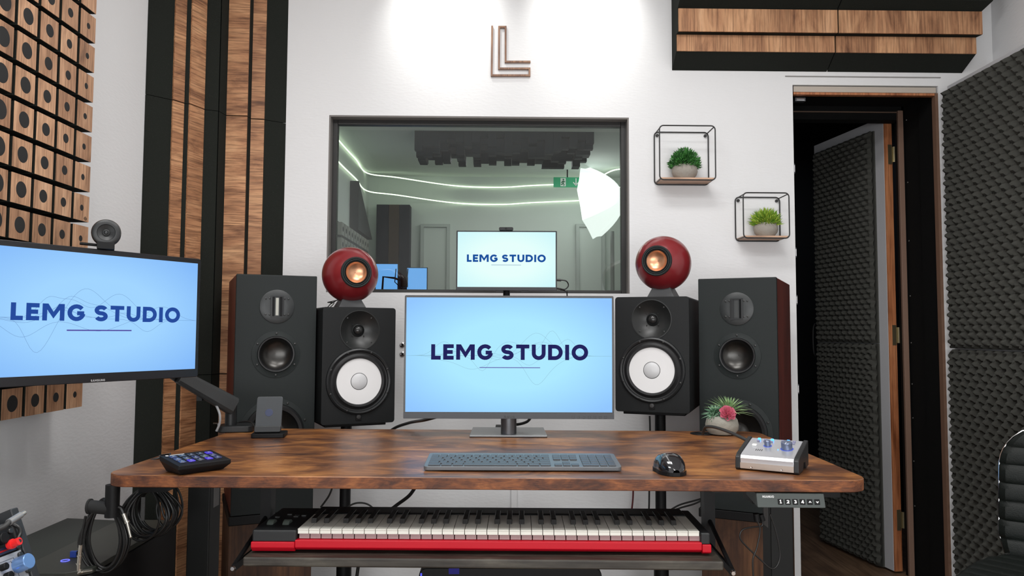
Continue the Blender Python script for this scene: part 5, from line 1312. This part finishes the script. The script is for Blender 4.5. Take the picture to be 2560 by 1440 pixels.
# small velcro tag
q0 = at(360, 1250, 1.74); tag(B().box(q0.x-.004, q0.x+.004, 1.735, 1.738, at(365, 1300, 1.74).z, at(355, 1242, 1.74).z).build('velcro_tie', mat('velcro_grey', (.09, .09, .09), .95, bump=.6, bscale=900)), 'grey velcro strap hanging among the coiled cables', 'strap')

# ================================================================== UNDER THE DESK, RIGHT SIDE AND BACK
t = thing('equipment_case', (.03, 2.05, 0), 'low black equipment case with small blue display standing under the tray', 'audio equipment')
zt = at(1250, 1421, 2.0).z
B().prism(rrect(-.235, .235, 0.01, zt, .02, 5), -.05, .20, 'y').build('case_body', BLK, t, bevel=.003)
q = at(1135, 1427, 2.0); B().box(q.x-.03-.0135, q.x-.03+.0135, -.0512, -.0502, q.z-.008, q.z+.006).build('display', emit('tiny_display', (38, 36, 110), .8), t)
q = at(1053, 1437, 2.0); B().box(q.x-.03-.002, q.x-.03+.002, -.0512, -.0502, q.z-.004, q.z+.004).build('indicator_light', mat('led_violet_blue', (.05, .05, .3), .3, emis=(.05, .06, 1.0), es=1.5), t)
for x in (-.2, .2): B().box(x-.02, x+.02, -.03, .18, 0, .0098).build('rubber_foot', RUB, t)

def cable(pts, r, lab, nm='cable', m=None, k=8): return tag(B().tube(smoothpts(pts, k), r, 8).build(nm, m or CABLE, smooth=True), lab, 'cable')
cable([at(1100, 1040, 2.24), at(1062, 1050, 2.30), at(1020, 1058, 2.42), at(978, 1076, 2.50), at(940, 1120, 2.55)], .0048, 'thick black cable leaving the back of the main screen to the left', 'screen_cable')
cable([at(1040, 1215, 2.45), at(1022, 1240, 2.45), at(985, 1268, 2.45), at(950, 1300, 2.46), (-.45, 2.5, .30), (-.47, 2.5, .0060), (-.6, 2.55, .0060)], .0055, 'thick black cable slanting down behind the synth keyboard, left of centre', 'power_cable')
cable([at(1268, 1064, 2.32), at(1300, 1060, 2.30), at(1318, 1054, 2.28), at(1326, 1045, 2.26)], .0042, 'short black cable curving behind the neck of the main screen', 'screen_cable')
cable([at(832, 1215, 2.5), at(822, 1240, 2.5), at(802, 1268, 2.5)], .0030, 'thin black cable slanting down behind the left end of the synth keyboard', 'power_cable')
cable([at(845, 1290, 2.4), at(875, 1264, 2.4), at(900, 1257, 2.4), at(925, 1264, 2.4), at(950, 1290, 2.4)], .0028, 'dark cable arching above the back of the synth keyboard', 'synth_cable', mat('arch_grey', (.05, .052, .05), .5))
cable([at(1583, 1215, 3.0), at(1582, 1250, 3.0), at(1576, 1300, 3.0)], .0034, 'thin dark red cable hanging on the wall under the desk', 'speaker_cable', mat('cable_maroon', (.10, .012, .015), .5))
cable([at(1624, 1040, 2.75), at(1625, 1100, 2.75), at(1622, 1300, 2.75)], .0032, 'thin dark cable dropping from the right white-cone speaker', 'speaker_cable')
for k, dy in enumerate((0, 8)):
    cable([at(1760, 1245+dy*.4, 2.25), at(1735, 1252+dy, 2.25), at(1700, 1262+dy, 2.25), at(1675, 1276+dy*.6, 2.25), at(1650, 1295, 2.25)], .0026, 'thin black cable behind the right end of the synth keyboard, the %s of two' % ('upper', 'lower')[k], 'synth_cable')
cable([at(735, 1050, 2.75), at(752, 1066, 2.75), at(800, 1080, 2.75)], .003, 'thin black cable between the two left speakers at desk level', 'speaker_cable')

# power brick and its cables under the right end
q0 = at(1893, 1240, 1.70); q1 = at(1893, 1280, 1.70)
t = thing('power_brick', (q0.x, 1.72, DZ-TH-.0004), 'black power adapter with pale label fixed under the desk left of the height panel', 'power adapter')
B().box(-.014, .014, -.03, .04, q1.z-q0.z-.012, 0).build('adapter_body', BLK, t, bevel=.002)
B().box(-.013, .010, -.0306, -.0301, -.040, -.003).build('adapter_label', mat('label_tan', (.20, .15, .11), .7), t)
b = B(); 
L_ = Vector(t.location); w_ = lambda px, py, Y=1.69: at(px, py, Y)-L_
b.tube([w_(1890, 1284), w_(1893, 1302)], .007, 12); b.tube([w_(1902, 1286), w_(1907, 1302)], .006, 12); b.build('plug', BLK, t, smooth=True)
B().tube(smoothpts([w_(1893, 1302), w_(1900, 1325), w_(1892, 1370), w_(1882, 1400), w_(1884, 1450)], 8), .0018, 8).build('cord', CABLE, t, smooth=True)
B().tube(smoothpts([w_(1907, 1302), w_(1904, 1315), w_(1880, 1318), w_(1856, 1325), w_(1850, 1345), w_(1868, 1368), w_(1900, 1398), w_(1925, 1420), w_(1942, 1415), w_(1950, 1385), w_(1940, 1330), w_(1925, 1285)], 8), .0018, 8).build('loop_cord', CABLE, t, smooth=True)

# ================================================================== CHAIR
t = thing('office_chair', (1.258, 1.66, 0), 'black ribbed leather office chair with chrome-edged backrest in front of the foam door', 'chair', rz=-45)
SZ = .50
def seatfn(u_, v_):
    # rounded outline, ribs across x, slight dish
    x = (u_*2-1); y = (v_*2-1); k = (1-.10*abs(y)**4); rx = .245*k; ry = .235
    ex = x*math.sqrt(max(0, 1-.28*y*y*abs(y))); ey = y*math.sqrt(max(0, 1-.16*x*x*abs(x)))
    edge = max(abs(x), abs(y)); drop = max(0, (edge-.86)/.14)
    rib = .0055*abs(math.sin(math.pi*(v_*9)))**.6
    return (rx*ex, ry*ey, SZ-.008+rib-.030*drop**2.2+.006*x*x)
b = B().grid(seatfn, 40, 108); b.build('seat_pad', LEATH, t, smooth=True, fix=False)
ol = [seatfn(i/24, 0) for i in range(25)]+[seatfn(1, i/24) for i in range(1, 25)]+[seatfn(1-i/24, 1) for i in range(1, 25)]+[seatfn(0, 1-i/24) for i in range(1, 24)]
b = B().prism([(p_[0]*.995, p_[1]*.995) for p_ in ol], SZ-.062, SZ-.036); b.build('seat_shell', LEATH, t, bevel=.006)
BW, BH = .200, .322
def outline(s_=1.0, dz=0):
    return [(p_[0], p_[1]) for p_ in rrect(-BW*s_, BW*s_, -.02, BH-.02+dz, .105, 10)]
def backz(x, z): return .232+.05*z/BH+.10*z*z*.6-.35*x*x     # y of the shell
def backfn(u_, v_):
    x = (u_*2-1); z = v_*BH; r = .105
    half = BW
    if z > BH-r: half = BW-r+math.sqrt(max(0, r*r-(z-(BH-r))**2))
    if z < .05: half = BW*(.93+.07*z/.05)
    edge = max(abs(x), 0); puff = .014*(1-max(0, (abs(x)-.9)/.1)**2)
    rib = .007*abs(math.sin(math.pi*(z+.006)/.0455))**.6
    fade = min(1, (BH-z)/.015)
    return (x*half, backz(x*half, z)-(puff+rib)*fade, SZ-.005+z)
b = B().grid(backfn, 26, 110); b.build('backrest_pad', LEATH, t, smooth=True, fix=False)
def backb(u_, v_): p_ = backfn(u_, v_); return (p_[0], backz(p_[0], v_*BH)+.012, p_[2])
b = B().grid(backb, 20, 40); b.build('backrest_shell', LEATH, t, smooth=True, fix=False)
pts = [backfn(0, i/20) for i in range(21)]+[backfn(1, 1-i/20) for i in range(21)]
ch = [(p_[0]*1.012, backz(p_[0], p_[2]-SZ+.005)+.002, p_[2]+.001) for p_ in pts]
ch = [(-BW*.98-.01, .15, SZ-.018), (-BW*.97, .20, SZ-.014)]+ch+[(BW*.97, .20, SZ-.014), (BW*.98+.01, .15, SZ-.018)]
B().tube(ch, .0024, 8).build('chrome_edge', CHROME, t, smooth=True)
B().cyl((0, 0, .08), (0, 0, SZ-.062), .025, n=20).build('gas_column', CHROME, t, smooth=True)
for k in range(5):
    a = R(72*k+20); b = B(); b.cyl((.02*math.cos(a), .02*math.sin(a), .095), (.27*math.cos(a), .27*math.sin(a), .07), .018, r1=.012, n=12); lg = b.build('base_leg', CHROME, t, smooth=True)
    B().cyl((.27*math.cos(a)-.012*math.sin(a), .27*math.sin(a)+.012*math.cos(a), .028), (.27*math.cos(a)+.012*math.sin(a), .27*math.sin(a)-.012*math.cos(a), .028), .0275, n=20).cyl((.27*math.cos(a), .27*math.sin(a), .05), (.27*math.cos(a), .27*math.sin(a), .066), .008).build('caster', BLK, lg, smooth=True)

# ================================================================== groups of repeated things
GROUPS = {'corner_panel': 'tall corner panels left of the window', 'ceiling_edge_panel': 'jutting panels above the door', 'wire_shelf': 'wire cube shelves on the wall',
          'wall_jack': 'cable jacks on the wall', 'magnetic_catch': 'magnetic catches along the doorway', 'floor_speaker': 'pair of tall three-way speakers',
          'studio_speaker': 'pair of white-cone speakers', 'globe_speaker': 'pair of red globe speakers', 'speaker_stand': 'pole stands of the white-cone speakers',
          'speaker_pedestal': 'rustic pedestals of the tall speakers', 'led_strip_and_ghost': 'light lines in the booth', 'reflected_screen': 'monitor reflections built as blue screens in the booth', 'audio_cable': 'coiled cables under the left desk corner',
          'ceiling_spot': 'ceiling spots above the letter'}
for o in list(SC.objects):
    if o.parent is None and 'group' not in o and o.name.split('.')[0] in GROUPS: o['group'] = GROUPS[o.name.split('.')[0]]
